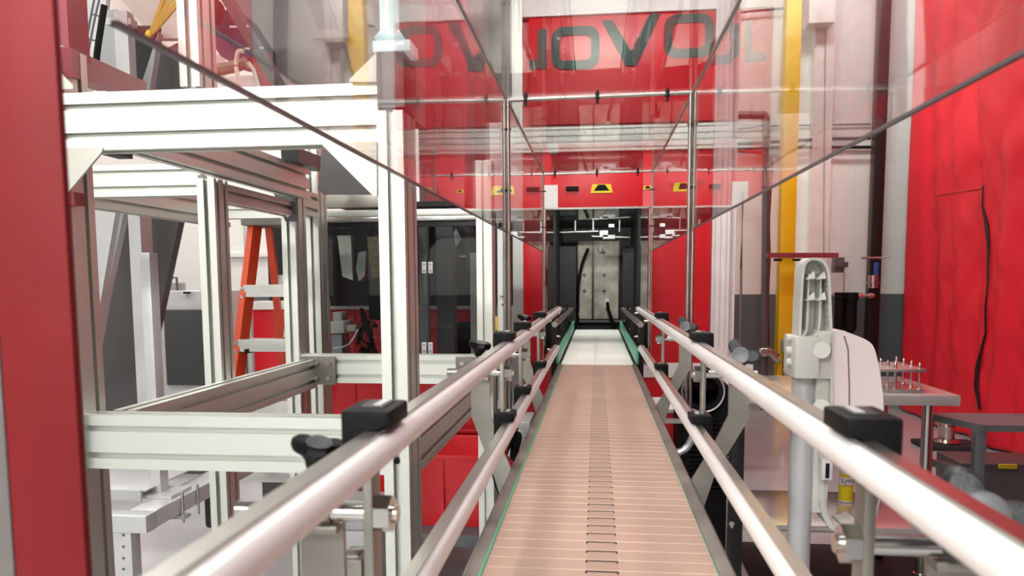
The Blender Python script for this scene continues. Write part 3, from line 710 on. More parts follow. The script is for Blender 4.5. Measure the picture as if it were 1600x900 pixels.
# near blurred metal post, the red it reflects painted into its base colour
build(MB().box(pt(-8, 438, .42).x, pt(108, 438, .42).x, .42, .426, .01, 2.3, .002), 'upright_post', mat('metal_with_painted_red_reflection', (.20, .013, .016), .45, .1, .35, 2.2, spec=.2),
      label='out of focus metal upright with its red reflection painted on at the far left border', cat='post')
build(MB().box(pt(-60, 438, .42).x, pt(-9, 438, .42).x, .42, .426, .01, 2.3, .002), 'upright_post', 'taupe', label='pale edge strip beside the out of focus upright at the left border', cat='post')

# ================================================================ GLASS DOOR MACHINE behind the frame
gm = thing('glass_door_machine', (-.75, 3.0, 0), 'dark machine cell with smoked glass doors behind the aluminium frame', 'machine')
GY = 2.72
build(pxbox(MB(), 508, 756, 327, 337, GY, .05, .002), 'top_rail', 'alu', gm)
build(pxbox(MB(), 508, 756, 338, 345, GY-.02, .03, .002), 'door_track', 'chrome', gm)
build(pxbox(MB(), 506, 600, 303, 324, GY+.1, .05, .002), 'upper_rail', 'satin', gm)
build(pxbox(MB(), 506, 760, 346, 354, GY, .03), 'top_seal', 'blackm', gm)
for a, b in ((510, 604), (606, 668), (671, 748)):
    g_ = build(pxbox(MB(), a, b, 350, 560, GY+.005, .006), 'glass_door', 'doorglass', gm)
for py in (418, 544):
    for a in (659, 669):
        h_ = build(pxbox(MB(), a, a+7, py-9, py+9, GY-.004, .008, .001), 'hinge', 'lgrey', gm)
        for dz in (-5, 5):
            p = pt(a+3.5, py+dz, GY-.005); build(MB().cyl(p, p+Vector((0, -.002, 0)), .003, seg=10), 'hinge_screw', 'dgrey', h_)
build(pxbox(MB(), 667, 670, 350, 560, GY-.002, .012), 'door_seal', 'blackm', gm)
build(pxbox(MB(), 682, 708, 350, 560, GY+.3, .08), 'inner_column', 'dgrey', gm)
build(pxbox(MB(), 655, 667, 350, 560, GY+.15, .05), 'inner_column', 'grey', gm)
build(pxbox(MB(), 735, 747, 395, 560, GY+.25, .05), 'inner_column', 'lgrey', gm)
# interior: dark back, roof, shelf
a, b, c_, d_ = px_rect(497, 800, 350, 478, 3.9)
a += .06
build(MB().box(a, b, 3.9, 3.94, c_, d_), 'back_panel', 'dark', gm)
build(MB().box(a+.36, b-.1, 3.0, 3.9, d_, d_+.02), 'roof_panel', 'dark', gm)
# hanging pieces
def slabpx(P, Y, t_, name, m, par, **k): return build(MB().slab([pt(a, b, Y) for a, b in P], (0, t_, 0)), name, m, par, **k)
slabpx([(527, 368), (548, 368), (551, 438), (535, 432)], 3.1, .02, 'hopper_plate', 'gusset', gm)
slabpx([(560, 395), (572, 392), (570, 430), (561, 440), (556, 420)], 3.1, .05, 'gripper_arm', 'grey', gm)
slabpx([(573, 370), (592, 370), (592, 450), (582, 448)], 3.3, .05, 'drag_chain', mat('dull_olive_chain', (.18, .14, .05), .5, 0, .5, 40), gm)
slabpx([(708, 365), (716, 352), (726, 356), (720, 372), (712, 385)], 3.0, .03, 'suction_cup', 'lgrey', gm)
build(MB().tube(spline([pt(722, 350, 3.0), pt(732, 370, 3.0), pt(738, 395, 3.0), pt(741, 420, 3.0)]), .03, 10), 'robot_arm', 'charcoal', gm)
build(pxbox(MB(), 718, 728, 399, 402, 2.95, .02), 'sensor_pin', 'chrome', gm)
build(pxbox(MB(), 516, 537, 502, 521, 3.0, .12, .004), 'junction_box', 'white', gm)
build(pxbox(MB(), 520, 534, 488, 502, 3.05, .08, .004), 'junction_box', 'cabinet', gm)
build(pxbox(MB(), 542, 556, 508, 518, 3.0, .05, .003), 'connector', 'cream', gm)
build(pxbox(MB(), 518, 534, 523, 556, 3.0, .1), 'pedestal', 'grey', gm)
for k in range(9):
    r_ = random.Random(k)
    P = [pt(560+r_.uniform(-4, 30), 500+r_.uniform(-20, 10), 3.1), pt(572+r_.uniform(-15, 15), 525+r_.uniform(-8, 8), 3.0), pt(580+r_.uniform(-20, 12), 545+r_.uniform(-8, 8), 3.0), pt(560+r_.uniform(-8, 30), 556, 3.1)]
    build(MB().tube(spline(P, 6), .008, 6), 'cable', 'black' if k % 3 else 'rhose', gm)
build(MB().tube(spline([pt(520, 545, 2.9), pt(545, 538, 2.9), pt(560, 515, 2.95)]), .004, 6), 'cable', 'lgrey', gm)
build(pxbox(MB(), 575, 597, 430, 500, 3.3, .1, .01), 'hose_bundle', 'black', gm)
build(pxbox(MB(), 708, 735, 505, 556, 3.3, .15, .02), 'motor', 'black', gm)
build(pxbox(MB(), 700, 712, 408, 423, 3.6, .01), 'small_plate', 'charcoal', gm)

# red lower panels with white ledge behind
rp = thing('red_guard_wall', (-1.3, 4.1, 0), 'low red panelled machine base with white top ledge seen behind the ladder and glass doors', 'machine')
a, b, c_, d_ = px_rect(398, 752, 470, 483, 4.1)
build(MB().box(a, b, 4.06, 4.18, c_, d_, .002), 'top_ledge', 'white', rp)
for x0, x1 in ((398, 458), (460, 555), (556, 650), (652, 752)):
    build(pxbox(MB(), x0, x1, 484, 652, 4.1, .04, .003), 'red_panel', 'red', rp)
build(MB().box(a, b, 4.11, 4.16, .08, pt(560, 655, 4.1).z), 'base_panel', 'charcoal', rp)
build(MB().box(a, a+.05, 4.2, 4.25, 0, pt(400, 474, 4.2).z).box(pt(424, 400, 4.25).x, pt(520, 400, 4.25).x, 4.2, 4.25, pt(450, 470, 4.2).z, pt(450, 345, 4.2).z), 'dark_backboard', 'dark', rp)

# tall cabinet and plain sheet seen through the guard, left of the sign
a, b, c_, d_ = px_rect(652, 742, -60, 330, 4.4)
tc_ = thing('tall_cabinet', ((a+b)/2, 4.7, 0), 'tall dark mauve machine cabinet rising behind the left side of the clear guard', 'cabinet')
build(MB().box(a, b, 4.4, 5.0, .04, d_, .008), 'body', mat('dark_mauve_paint', (.13, .055, .06), .4), tc_)
build(MB().box(a-.01, b+.01, 4.41, 4.99, 0, .04), 'plinth', 'blackm', tc_)
build(MB().box(a+.04, b-.04, 4.393, 4.3995, CZ+.15, d_-.1, .002), 'door', 'rbar', tc_)
a, b, c_, d_ = px_rect(746, 799, -60, 190, 5.25)
build(MB().box(a, b, 5.25, 5.28, c_, d_, .002), 'side_sheet', 'taupe', rm, label='plain grey sheet left of the sign')
build(MB().box(a+.02, a+.05, 5.281, 5.31, .02, d_), 'sheet_post', 'grey', rm)
# vertical steel plate with number 14
sp_ = thing('steel_upright', (pt(790, 600, 2.75).x, 2.75, 0), 'grey steel upright beside the conveyor with sticker reading 14', 'post')
a, b, c_, d_ = px_rect(778, 792, 355, 735, 2.75)
build(MB().box(a, b, 2.75, 2.79, .01, d_, .002), 'upright', 'lgrey', sp_)
q = pt(783, 464, 2.745)
s2 = build(MB().box(q.x-.009, q.x+.009, 2.746, 2.7495, q.z-.011, q.z+.011), 'number_sticker', 'white', sp_)
build(text_mesh('14', .0155, (q.x, 2.7455, q.z), FACE_CAM), 'lettering', 'black', s2, smooth=False)
for py in (476, 560, 640, 665, 700):
    p = pt(785, py, 2.748); build(MB().cyl(p, p+Vector((0, -.003, 0)), .004, seg=10), 'screw', 'dgrey', sp_)
yl = pt(774, 505, 2.77)
build(MB().box(yl.x-.014, a-.0005, 2.755, 2.785, yl.z-.025, yl.z+.025, .003), 'sensor_box', 'yellow', sp_, label='small yellow sensor box')
build(pxbox(MB(), 770, 776, 330, 960, 3.45, .03), 'mirror_post', 'charcoal', label='thin dark vertical post behind the grey upright with the 14 sticker', cat='post')

# red parts bins on grey cart
def bin_(x0, x1, y0, y1, Y, d, lab):
    a, b, c_, d_ = px_rect(x0, x1, y0, y1, Y)
    t = thing('storage_bin', ((a+b)/2, Y+d/2, c_), lab, 'bin')
    mb = MB(); w_ = .004; i_ = .02
    mb.slab([(a+i_, Y+i_, c_), (b-i_, Y+i_, c_), (b, Y, d_), (a, Y, d_)], (0, w_, 0))
    mb.slab([(a+i_, Y+d-i_, c_), (b-i_, Y+d-i_, c_), (b, Y+d, d_), (a, Y+d, d_)], (0, -w_, 0))
    mb.slab([(a+i_, Y+i_, c_), (a+i_, Y+d-i_, c_), (a, Y+d, d_), (a, Y, d_)], (w_, 0, 0))
    mb.slab([(b-i_, Y+i_, c_), (b-i_, Y+d-i_, c_), (b, Y+d, d_), (b, Y, d_)], (-w_, 0, 0))
    mb.box(a+i_, b-i_, Y+i_, Y+d-i_, c_, c_+w_)
    build(mb, 'tub', 'bin', t)
    build(MB().box(a-.01, b+.01, Y-.012, Y-.001, d_-.012, d_+.004, .002).box(a-.01, b+.01, Y+d+.001, Y+d+.012, d_-.012, d_+.004, .002).box(a-.012, a-.001, Y-.01, Y+d+.01, d_-.012, d_+.004, .002).box(b+.001, b+.012, Y-.01, Y+d+.01, d_-.012, d_+.004, .002), 'rim', 'bin', t)
    n = 4
    build(MB().box(*(lambda x: (x-.006, x+.006))(a+(b-a)*.62), Y-.004, Y+.012, c_+.03, d_-.014), 'rib', 'bin', t)
    return c_
zb1 = bin_(585, 757, 712, 824, 2.62, .34, 'red plastic storage bin on the grey cart, nearer one')
zb2 = bin_(600, 770, 672, 770, 3.02, .30, 'red plastic storage bin on the grey cart, standing behind the nearer bin')
t = thing('bin_cart', (-.5, 2.9, 0), 'grey steel cart carrying the red bins', 'cart')
a, b = pt(560, 830, 2.55).x, pt(763, 830, 2.55).x
build(MB().box(a, b, 2.55, 3.4, zb1-.045, zb1-.001, .002), 'shelf', 'dgrey', t)
build(MB().box(a+.05, b, 3.0, 3.38, zb1, zb2-.001, .002), 'riser', 'dgrey', t)
for x in (a+.02, b-.02):
    for y in (2.58, 3.37):
        build(MB().box(x-.02, x+.02, y-.02, y+.02, .06, zb1-.045), 'leg', 'lgrey', t)
        build(MB().cyl((x-.012, y, .03), (x+.012, y, .03), .03), 'caster', 'black', t)
build(MB().box(a, b, 2.56, 3.38, .22, .25, .002), 'lower_shelf', 'lgrey', t)

# ================================================================ STEP LADDER
ld_ = thing('step_ladder', (pt(420, 600, 4.0).x-.25, 3.7, 0), 'orange fibreglass step ladder with aluminium steps left of the glass doors', 'ladder')
LY = 3.55
def lp(px, py, Y): return pt(px, py, Y)
topz = lp(420, 350, LY).z
def rail_l(a, b, wx, wy, nm='side_rail', m='orange'): return build(MB().bar(a, b, wx, wy), nm, m, ld_)
FLx0, FLx1 = lp(402, 355, LY).x, lp(500, 355, LY).x
bl = Vector((lp(345, 830, LY-.35).x, LY-.45, .02)); tl = Vector((lp(399, 357, LY).x, LY, topz))
rail_l(bl, tl, .03, .075); 
br_ = Vector((lp(510, 830, LY-.35).x, LY-.45, .02)); tr_ = Vector((lp(462, 357, LY).x, LY, topz)); rail_l(br_, tr_, .03, .075)
bbl = Vector((lp(448, 700, LY+.6).x, LY+.75, .02)); tbl = Vector((lp(412, 357, LY).x, LY+.06, topz)); rail_l(bbl, tbl, .03, .06, 'rear_leg')
bbr = Vector((lp(497, 700, LY+.6).x, LY+.75, .02)); tbr = Vector((lp(464, 357, LY).x, LY+.06, topz)); rail_l(bbr, tbr, .03, .06, 'rear_leg')
build(MB().box(tl.x-.04, tr_.x+.04, LY-.07, LY+.16, topz-.01, topz+.06, .006), 'top_cap', mat('ladder_cap_grey', (.16, .17, .14), .6), ld_)
for py in (447, 530, 620, 715):
    zz = lp(400, py, LY-.1).z; f = (topz-zz)/topz; y = LY-.45*f
    xa = tl.x+(bl.x-tl.x)*f; xb = tr_.x+(br_.x-tr_.x)*f
    s_ = build(MB().box(xa, xb, y-.045, y+.04, zz-.006, zz+.006, .001).box(xa, xb, y-.048, y-.042, zz-.05, zz+.004).box(xa, xb, y-.05, y-.046, zz-.025, zz-.018), 'step', 'ladder_alu', ld_)
    build(MB().cyl((xa-.005, y-.06, zz-.01), (xa-.005, y-.04, zz-.01), .008).cyl((xa-.005, y-.06, zz-.05), (xa-.005, y-.04, zz-.05), .008), 'rivet', 'chrome', s_)
for py in (436, 517, 600):
    zz = lp(440, py, LY+.3).z; f = (topz-zz)/topz; y = LY+.06+.69*f
    build(MB().box(tbl.x+(bbl.x-tbl.x)*f, tbr.x+(bbr.x-tbr.x)*f, y-.01, y+.01, zz-.03, zz+.02), 'rear_bar', 'ladder_alu', ld_)
build(MB().bar(lp(383, 549, LY-.2), lp(425, 541, LY-.1), .02, .02), 'brace', 'blackm', ld_)

# ================================================================ GREY HOPPER STAND with leaning panel (far left)
hs = thing('hopper_stand', (-2.2, 3.3, 0), 'grey steel stand with leaning braces and big dark sloping panel at far left', 'machine stand')
HY = 3.2
slabpx([(-60, 290), (292, 290), (243, 520), (243, 640), (222, 745), (-60, 745)], HY+.35, .05, 'sloping_panel', 'charcoal', hs)
slabpx([(196, 320), (170, 320), (128, 560), (140, 560), (148, 543)], HY, .04, 'brace', 'lgrey', hs)
build(MB().bar(pt(182, 300, HY), pt(138, 560, HY), .07, .07), 'brace', 'lgrey', hs)
build(MB().bar(pt(212, 300, HY+.05), pt(238, 640, HY+.05), .055, .09), 'upright', 'lgrey', hs)
slabpx([(130, 320), (165, 320), (140, 430)], HY+.1, .02, 'corner_plate', 'lgrey', hs)
# upper part, above the front beam
slabpx([(88, -60), (172, -60), (160, 60), (140, 140), (88, 140)], 4.6, .04, 'upper_panel', 'cabinet', hs)
slabpx([(160, 15), (182, 15), (196, 140), (150, 140)], HY+.25, .03, 'upper_panel', 'grey', hs)
build(MB().bar(pt(192, 20, HY), pt(201, 150, HY), .06, .05), 'upright', 'lgrey', hs)
slabpx([(165, 28), (204, 28), (204, 38), (165, 38)], HY-.02, .05, 'cross_plate', 'lgrey', hs)
slabpx([(215, 150), (247, 50), (240, 100), (232, 150)], HY+.1, .04, 'gusset', 'grey', hs)
slabpx([(200, 40), (245, 40), (224, 150), (205, 150)], HY+.2, .04, 'dark_panel', 'dark', hs)  # plain near-black panel behind the upper braces
slabpx([(224, 95), (290, 60), (290, 150), (224, 150)], HY+.5, .04, 'sloping_panel', 'charcoal', hs)
slabpx([(190, -60), (290, -60), (285, 60), (240, 60), (190, 0)], HY+.3, .04, 'top_panel', 'gusset', hs)
# wire basket strip
for k, P in enumerate(([(147, 0), (142, 25), (136, 60), (131, 90)], [(155, 0), (149, 25), (142, 60), (137, 90)], [(163, 8), (158, 40), (152, 80), (150, 103)])):
    build(MB().tube(spline([pt(a, b, 2.6) for a, b in P]), .0035 if k < 2 else .011, 6), 'wire', 'dgrey' if k < 2 else 'black', hs)
for a, b, c_, d_ in ((144, 22, 160, 27), (137, 60, 156, 66)):
    build(MB().tube([pt(a, b, 2.6), pt(c_, d_, 2.6)], .003, 6), 'wire', 'dgrey', hs)

# yellow cable bundle
ycb = MB()
for k in range(7):
    r_ = random.Random(k+50)
    e = (234+r_.uniform(-2, 7), 48+r_.uniform(-3, 7))
    ycb.tube(spline([pt(262+k*7, -30, 1.9+.01*k), pt(250+k*4.5+r_.uniform(-2, 2), 8, 1.9), pt(242+k*2.5, 32, 1.9), pt(e[0], e[1], 1.9)]), .0042, 8)
yb = build(ycb, 'cable_bundle', 'ycable', label='bundle of yellow cables hanging down at the upper left', cat='cable')
build(MB().lathe([(.002, -.012), (.007, -.008), (.008, 0), (.006, .01)], pt(232, 54, 1.9), (.4, 0, 1)), 'cable_tip', 'ytag', yb)

# taupe hood behind the guard sheet
hd = thing('taupe_hood', (-1.1, 3.0, 1.9), 'big taupe sheet metal hood with dark strap above the white beam', 'machine hood')
slabpx([(350, -80), (640, -80), (640, 180), (445, 180), (404, 90), (362, 20)], 3.3, .3, 'hood', 'taupe', hd)
slabpx([(462, -40), (498, -40), (562, 150), (540, 150)], 3.27, .02, 'strap', 'umber', hd)
slabpx([(486, 47), (540, 46), (545, 58), (488, 60)], 3.24, .03, 'strap_bracket', 'taupe', hd)
build(MB().box(-1.2, -1.15, 3.4, 3.45, pt(500, -70, 3.3).z, CEIL), 'hood_hanger', 'grey', hd)
# robot wrist with cables
rb = thing('robot_arm', (pt(360, 50, 2.9).x, 2.9, 2.1), 'dark navy robot arm with hoses, ribbed strips and red cables at upper left', 'robot')
slabpx([(336, 20), (366, 12), (396, 60), (398, 92), (370, 95), (345, 88), (333, 70)], 2.9, .2, 'arm_cover', 'navy', rb)
build(MB().bar(pt(345, -20, 2.8), pt(440, 140, 2.8), .075, .03), 'ribbed_track', 'charcoal', rb)
for a, b in ((361, 42), (384, 76)): build(MB().bar(pt(a-2, b, 2.77), pt(a+28, b-1, 2.77), .006, .006), 'track_tie', 'lgrey', rb)
build(MB().tube(spline([pt(330, 110, 2.7), pt(362, 105, 2.7), pt(385, 98, 2.7)]), .022, 8), 'hose', mat('brown_hose', (.22, .18, .13), .5), rb)
build(MB().tube(spline([pt(378, 140, 2.65), pt(369, 105, 2.65), pt(372, 82, 2.65), pt(380, 80, 2.65)]), .008, 8), 'hose', 'cream', rb)
build(MB().tube(spline([pt(405, 140, 2.65), pt(396, 110, 2.65), pt(388, 98, 2.65)]), .007, 8), 'hose', 'cream', rb)
for k in range(5): build(MB().tube(spline([pt(398+k*5, 90-k, 2.85), pt(404+k*5, 115, 2.85), pt(406+k*8, 145, 2.85)]), .012, 6), 'red_cable', 'bin', rb)
slabpx([(405, 80), (415, 80), (432, 110), (432, 145), (402, 145), (396, 95)], 2.95, .02, 'red_cover', 'bin', rb)
build(MB().lathe([(.02, 0), (.05, .02), (.05, .08), (.03, .1)], pt(336, 22, 2.85), (0, -1, 0)), 'joint', 'umber', rb)
# white panel on beam behind (bright)
build(pxbox(MB(), 325, 440, 118, 140, 3.0, .28), 'duct_box', 'white', label='white box duct end behind the upper white beam', cat='duct')
build(pxbox(MB(), 334, 345, 85, 120, 3.6, .05), 'duct_post', 'white', label='short white upright behind the hoses at upper left', cat='post')

# cooling cabinet
cc = thing('cooling_cabinet', (pt(275, 600, 5.2).x, 5.4, 0), 'pale grey cabinet with dark grille and handle on top, left of the ladder', 'cabinet')
a, b, c_, d_ = px_rect(232, 330, 455, 900, 5.2)
build(MB().box(a, b, 5.2, 5.8, .03, d_, .01), 'body', 'cabinet', cc)
build(pxbox(MB(), 258, 325, 484, 602, 5.18, .03, .002), 'grille', 'grille', cc)
build(MB().box(a-.01, b+.01, 5.19, 5.81, 0, .04), 'plinth', 'dgrey', cc)
build(pxbox(MB(), 258, 279, 442, 454, 5.3, .1, .004), 'handle_block', 'grey', cc)
build(MB().tube([pt(257, 434, 5.3), pt(276, 434, 5.3), pt(277, 454, 5.3)], .009, 6), 'handle', 'dgrey', cc)
for k in range(3): build(pxbox(MB(), 286+k*4, 288+k*4, 456, 459, 5.17, .02), 'indicator', 'black', cc)
# horizontal wall rail
build(MB().box(-4.6, -2.9, YW-.06, YW, pt(275, 400, YW).z-.02, pt(275, 400, YW).z+.02), 'wall_rail', 'white', label='white horizontal rail along the back wall above the cooling cabinet', cat='rail')
build(pxbox(MB(), 385, 392, 341, 650.5, 7.8, .06), 'grey_conduit_post', 'lgrey', label='light grey vertical post on the back wall behind the ladder', cat='post')

# ================================================================ LOWER LEFT GREY TUBE BASE
tb = thing('tube_base', (pt(230, 800, 2.2).x, 2.3, 0), 'grey square tube base frame with bolted leg at lower left', 'base frame')
TY = 2.2
p0 = pt(100, 806, TY); p1 = pt(229, 833, TY)
build(MB().box(p0.x-.2, p1.x, TY, TY+.06, pt(190, 833, TY).z, pt(190, 806, TY).z, .003), 'cross_tube', 'lgrey', tb)
zz0, zz1 = pt(229, 833, TY).z, pt(229, 806, TY).z
build(MB().box(p1.x-.09, p1.x, TY+.06, 3.6, zz0, zz1, .003), 'long_tube', 'lgrey', tb)
build(MB().box(pt(163, 870, TY+.01).x, pt(206, 870, TY+.01).x, TY+.01, TY+.06, .0, zz0, .002), 'leg', 'lgrey', tb)
for py in (836, 854, 872, 889):
    for px in (168, 193):
        p = pt(px, py, TY+.009); build(MB().cyl(p, p+Vector((0, -.003, 0)), .004, seg=10), 'bolt', 'dgrey', tb)
x0 = pt(236, 760, 2.42).x; x1 = pt(251, 760, 2.42).x
build(MB().box(x0, x1, 2.42, 2.47, zz1+.01, CZ+.1, .002), 'upright', 'lgrey', tb)
build(MB().box(x0-.05, x1+.06, 2.38, 2.51, zz1+.001, zz1+.011), 'clamp_plate', 'lgrey', tb)
for y in (2.40, 2.5): build(MB().cyl((p1.x+.008, y, zz0-.03), (p1.x+.008, y, zz1+.02), .005), 'u_bolt', 'chrome', tb)
build(MB().box(x0-.05, p1.x+.025, 2.38, 2.42, zz0-.012, zz0-.002), 'clamp_plate', 'grey', tb)
build(MB().box(p0.x-.2, pt(212, 790, 2.3).x, 2.36, 2.7, zz1+.03, zz1+.035, .001).box(p0.x-.2, pt(206, 790, 2.3).x, 2.35, 2.36, zz1+.0, zz1+.035), 'motor_plate', 'lgrey', tb)
build(MB().box(pt(296, 790, 2.7).x, pt(314, 790, 2.7).x, 2.8, 2.9, pt(300, 840, 2.7).z, zz0-.001, .02), 'hanging_sleeve', 'blackm', tb)
# low perforated foot plates seen between the posts
lf = thing('gearbox', (pt(540, 850, 2.1).x, 2.2, 0), 'grey and silver gearbox block low between the aluminium posts', 'gearbox')
build(pxbox(MB(), 528, 596, 782, 830, 2.41, .12, .01), 'housing', 'grey', lf)
build(pxbox(MB(), 528, 565, 875, 905, 2.1, .12, .004), 'foot_block', 'satin', lf)
build(pxbox(MB(), 535, 560, 868, 875, 2.12, .08, .003), 'block_cap', 'chrome', lf)
build(MB().box(pt(530, 880, 2.41).x, pt(590, 880, 2.41).x, 2.41, 2.53, 0, pt(560, 830, 2.41).z), 'pedestal', 'lgrey', lf)

# ================================================================ RIGHT SIDE
# yellow column
yc = thing('steel_column', (pt(1235, 300, 8.3).x, 8.4, 0), 'yellow painted steel building column against the right part of the block wall', 'column')
a, b = pt(1222, 300, 8.3).x, pt(1245, 300, 8.3).x
build(MB().box(a, b, 8.3, 8.46, .02, CEIL-.02, .004), 'shaft', 'yellow', yc)
build(MB().box(a-.05, b+.05, 8.25, 8.51, 0, .02), 'base_plate', 'yellow', yc)
build(MB().box(a-.05, b+.05, 8.25, 8.51, CEIL-.02, CEIL-.001), 'cap_plate', 'yellow', yc)
# pipes
def pipe(name, P, Y, r, m, lab, par=None, cat='pipe'):
    return build(MB().tube([pt(a, b, Y) for a, b in P], r, 10), name, m, par, lab, cat if par is None else None)
pipe('drop_pipe', [(1148, 180), (1196, 180), (1197, 186), (1197, 300), (1194, 590), (1194, 655)], 8.32, .04, 'pipe', 'dark grey drop pipe turning down the wall left of the yellow column')
pipe('conduit', [(1161, 300), (1158, 420), (1156, 642)], 8.65, .014, 'lpipe', 'thin galvanised conduit on the wall beside the red machine corner')
pipe('air_hose', [(1150, 236), (1190, 238), (1203, 246), (1207, 262), (1203, 300), (1202, 400), (1200, 540), (1196, 600), (1192, 640)], 8.45, .018, 'rhose', 'dark red air hose running down beside the drop pipe', cat='hose')
pipe('cable_tray', [(1150, 225), (1190, 223), (1290, 217), (1360, 216)], 8.7, .018, 'blackm', 'upper black cable run crossing the right wall', cat='cable')
pipe('cable_tray', [(1150, 233), (1190, 231), (1290, 230), (1360, 230)], 8.7, .018, 'blackm', 'lower black cable run crossing the right wall', cat='cable')
pipe('wall_cable', [(1150, 202), (1190, 197), (1290, 195), (1360, 194)], 8.77, .008, 'pipe', 'thin cable above the black cable runs on the right wall', cat='cable')
pipe('wall_cable', [(1150, 20), (1232, 12)], 8.7, .012, 'pipe', 'short thin cable high on the wall left of the yellow column', cat='cable')
pipe('thin_conduit', [(1290, 40), (1288, 240), (1287, 395)], 8.66, .006, 'lpipe', 'hairline vertical conduit right of the yellow column')
build(MB().box(pt(1262, 20, 8.5).x, pt(1303, 20, 8.5).x, 8.45, 8.7, pt(1280, 38, 8.5).z, pt(1280, -60, 8.5).z, .01), 'wall_duct', 'white', label='square white wall duct high beside the yellow column', cat='duct')
# air station
ar = thing('air_station', (pt(1300, 450, 8.4).x, 8.4, pt(1300, 520, 8.4).z), 'compressed air filter station with two black bowls under a maroon bar', 'air filter')
build(MB().bar(pt(1198, 399, 8.2), pt(1309, 399, 8.2), .05, .05), 'mount_bar', 'rbar', ar)
for a in (1216, 1246): build(pxbox(MB(), a-6, a+6, 404, 408, 8.2, .05), 'clip', 'blackm', ar)
for px, r_ in ((1313, .052), (1330, .062)):
    c = pt(px, 457, 8.35); 
    build(MB().lathe([(.01, -.50), (.02, -.49), (r_*.5, -.42), (r_, -.38), (r_, -.08), (r_*1.15, -.07), (r_*1.15, .0)], c), 'filter_bowl', 'black', ar)
build(MB().cyl(pt(1296, 462, 8.35), pt(1366, 462, 8.35), .018), 'manifold', 'steel', ar)
for px in (1318, 1345, 1360): build(MB().cyl(pt(px-3, 462, 8.35), pt(px+3, 462, 8.35), .03), 'coupling', 'chrome', ar)
build(pxbox(MB(), 1303, 1320, 402, 426, 8.35, .1, .01), 'regulator', 'dgrey', ar)
build(pxbox(MB(), 1304, 1326, 409, 418, 8.3, .06, .01), 'regulator_handle', 'pipe', ar)
build(MB().cyl(pt(1319, 420, 8.35), pt(1318, 460, 8.35), .006), 'gauge_line', 'lpipe', ar)
build(MB().cyl(pt(1346, 403, 8.35), pt(1378, 403, 8.35), .012).cyl(pt(1378, 403, 8.35), pt(1391, 401, 8.3), .008), 'valve_lever', 'steel', ar)
build(MB().cyl(pt(1364, 430, 8.4), pt(1364, 450, 8.4), .05).cyl(pt(1364, 440, 8.4), pt(1364, 444, 8.4), .06), 'valve', 'steel', ar)
build(pxbox(MB(), 1368, 1373, 410, 430, 8.4, .05), 'blue_label', 'blue', ar)
vl = thing('pipe_valve', (pt(1205, 553, 8.3).x, 8.3, pt(1205, 560, 8.3).z), 'silver ball valve and elbow at the foot of the dark drop pipe', 'valve')
build(MB().lathe([(.03, -.05), (.055, -.03), (.055, .03), (.03, .05)], pt(1193, 550, 8.22), (1, 0, 0)), 'valve_body', 'steel', vl)
build(MB().tube(spline([pt(1194, 548, 8.22), pt(1206, 552, 8.22), pt(1214, 560, 8.22), pt(1217, 560, 8.22)]), .045, 12), 'elbow', 'steel', vl)
build(pxbox(MB(), 1190, 1208, 541, 544, 8.14, .03), 'lever', 'pipe', vl)
build(pxbox(MB(), 1223, 1240, 530, 550, 8.16, .1, .01), 'junction', 'grey', vl)
build(pxbox(MB(), 1225, 1238, 550, 592, 8.16, .1, .02), 'drain_body', 'steel', vl)

# stainless work table
ZT = .905
tblp = lambda px, py: ptz(px, py, ZT)
f1 = tblp(1502, 618); 
TY0 = f1.y; TX1 = f1.x; TY1 = tblp(1400, 588).y; TX0 = .50
wt = thing('work_table', ((TX0+TX1)/2, (TY0+TY1)/2, 0), 'stainless steel work table with lower shelf right of the conveyor', 'table')
build(MB().box(TX0, TX1, TY0, TY1, ZT-.045, ZT, .006), 'tabletop', mat('polished_tabletop_steel', (.66, .63, .61), .14, .5, .05, 3, rvar=.03), wt)
ZS = CZ-1.06
for x in (TX0+.07, TX1-.10):
    for y in (TY0+.07, TY1-.07):
        lg = build(MB().cyl((x, y, .09), (x, y, ZT-.045), .021, seg=20), 'leg', 'chrome', wt)
        build(MB().cyl((x-.015, y, .045), (x+.015, y, .045), .045, seg=20), 'caster', 'black', lg)
        build(MB().cyl((x, y, .08), (x, y, .12), .03), 'caster_stem', 'chrome', lg)
build(MB().box(TX0, TX1-.09, TY0+.04, TY1-.03, ZS-.03, ZS, .004), 'lower_shelf', mat('shelf_steel', (.72, .70, .69), .14, .45, .03, 3), wt)
# spray can on the shelf
sc = pt(1322, 785, 3.6); yb_ = 3.45
cz_ = ZS+.001; cpos = ptz(1321, 783, ZS)
can = thing('spray_can', (cpos.x, cpos.y, cz_), 'yellow and white disinfectant can standing on the lower table shelf', 'can')
build(MB().lathe([(.031, 0), (.033, .004), (.033, .12), (.03, .13), (.024, .135)], (cpos.x, cpos.y, cz_)), 'can_body', 'ytag', can)
build(MB().lathe([(.0334, .082), (.0334, .122)], (cpos.x, cpos.y, cz_), cap=False), 'label_band', 'white', can)
build(MB().lathe([(.0334, .001), (.0334, .008)], (cpos.x, cpos.y, cz_), cap=False), 'label_foot', 'white', can)
build(MB().lathe([(.026, .135), (.027, .19), (.022, .195)], (cpos.x, cpos.y, cz_)), 'cap', 'white', can)
build(text_mesh('Lysol', .03, (cpos.x, cpos.y-.0345, cz_+.108), FACE_CAM), 'lettering', 'navy', can, smooth=False)
build(text_mesh('DISINFECTANT', .0075, (cpos.x, cpos.y-.0345, cz_+.083), FACE_CAM), 'lettering', 'black', can, smooth=False)
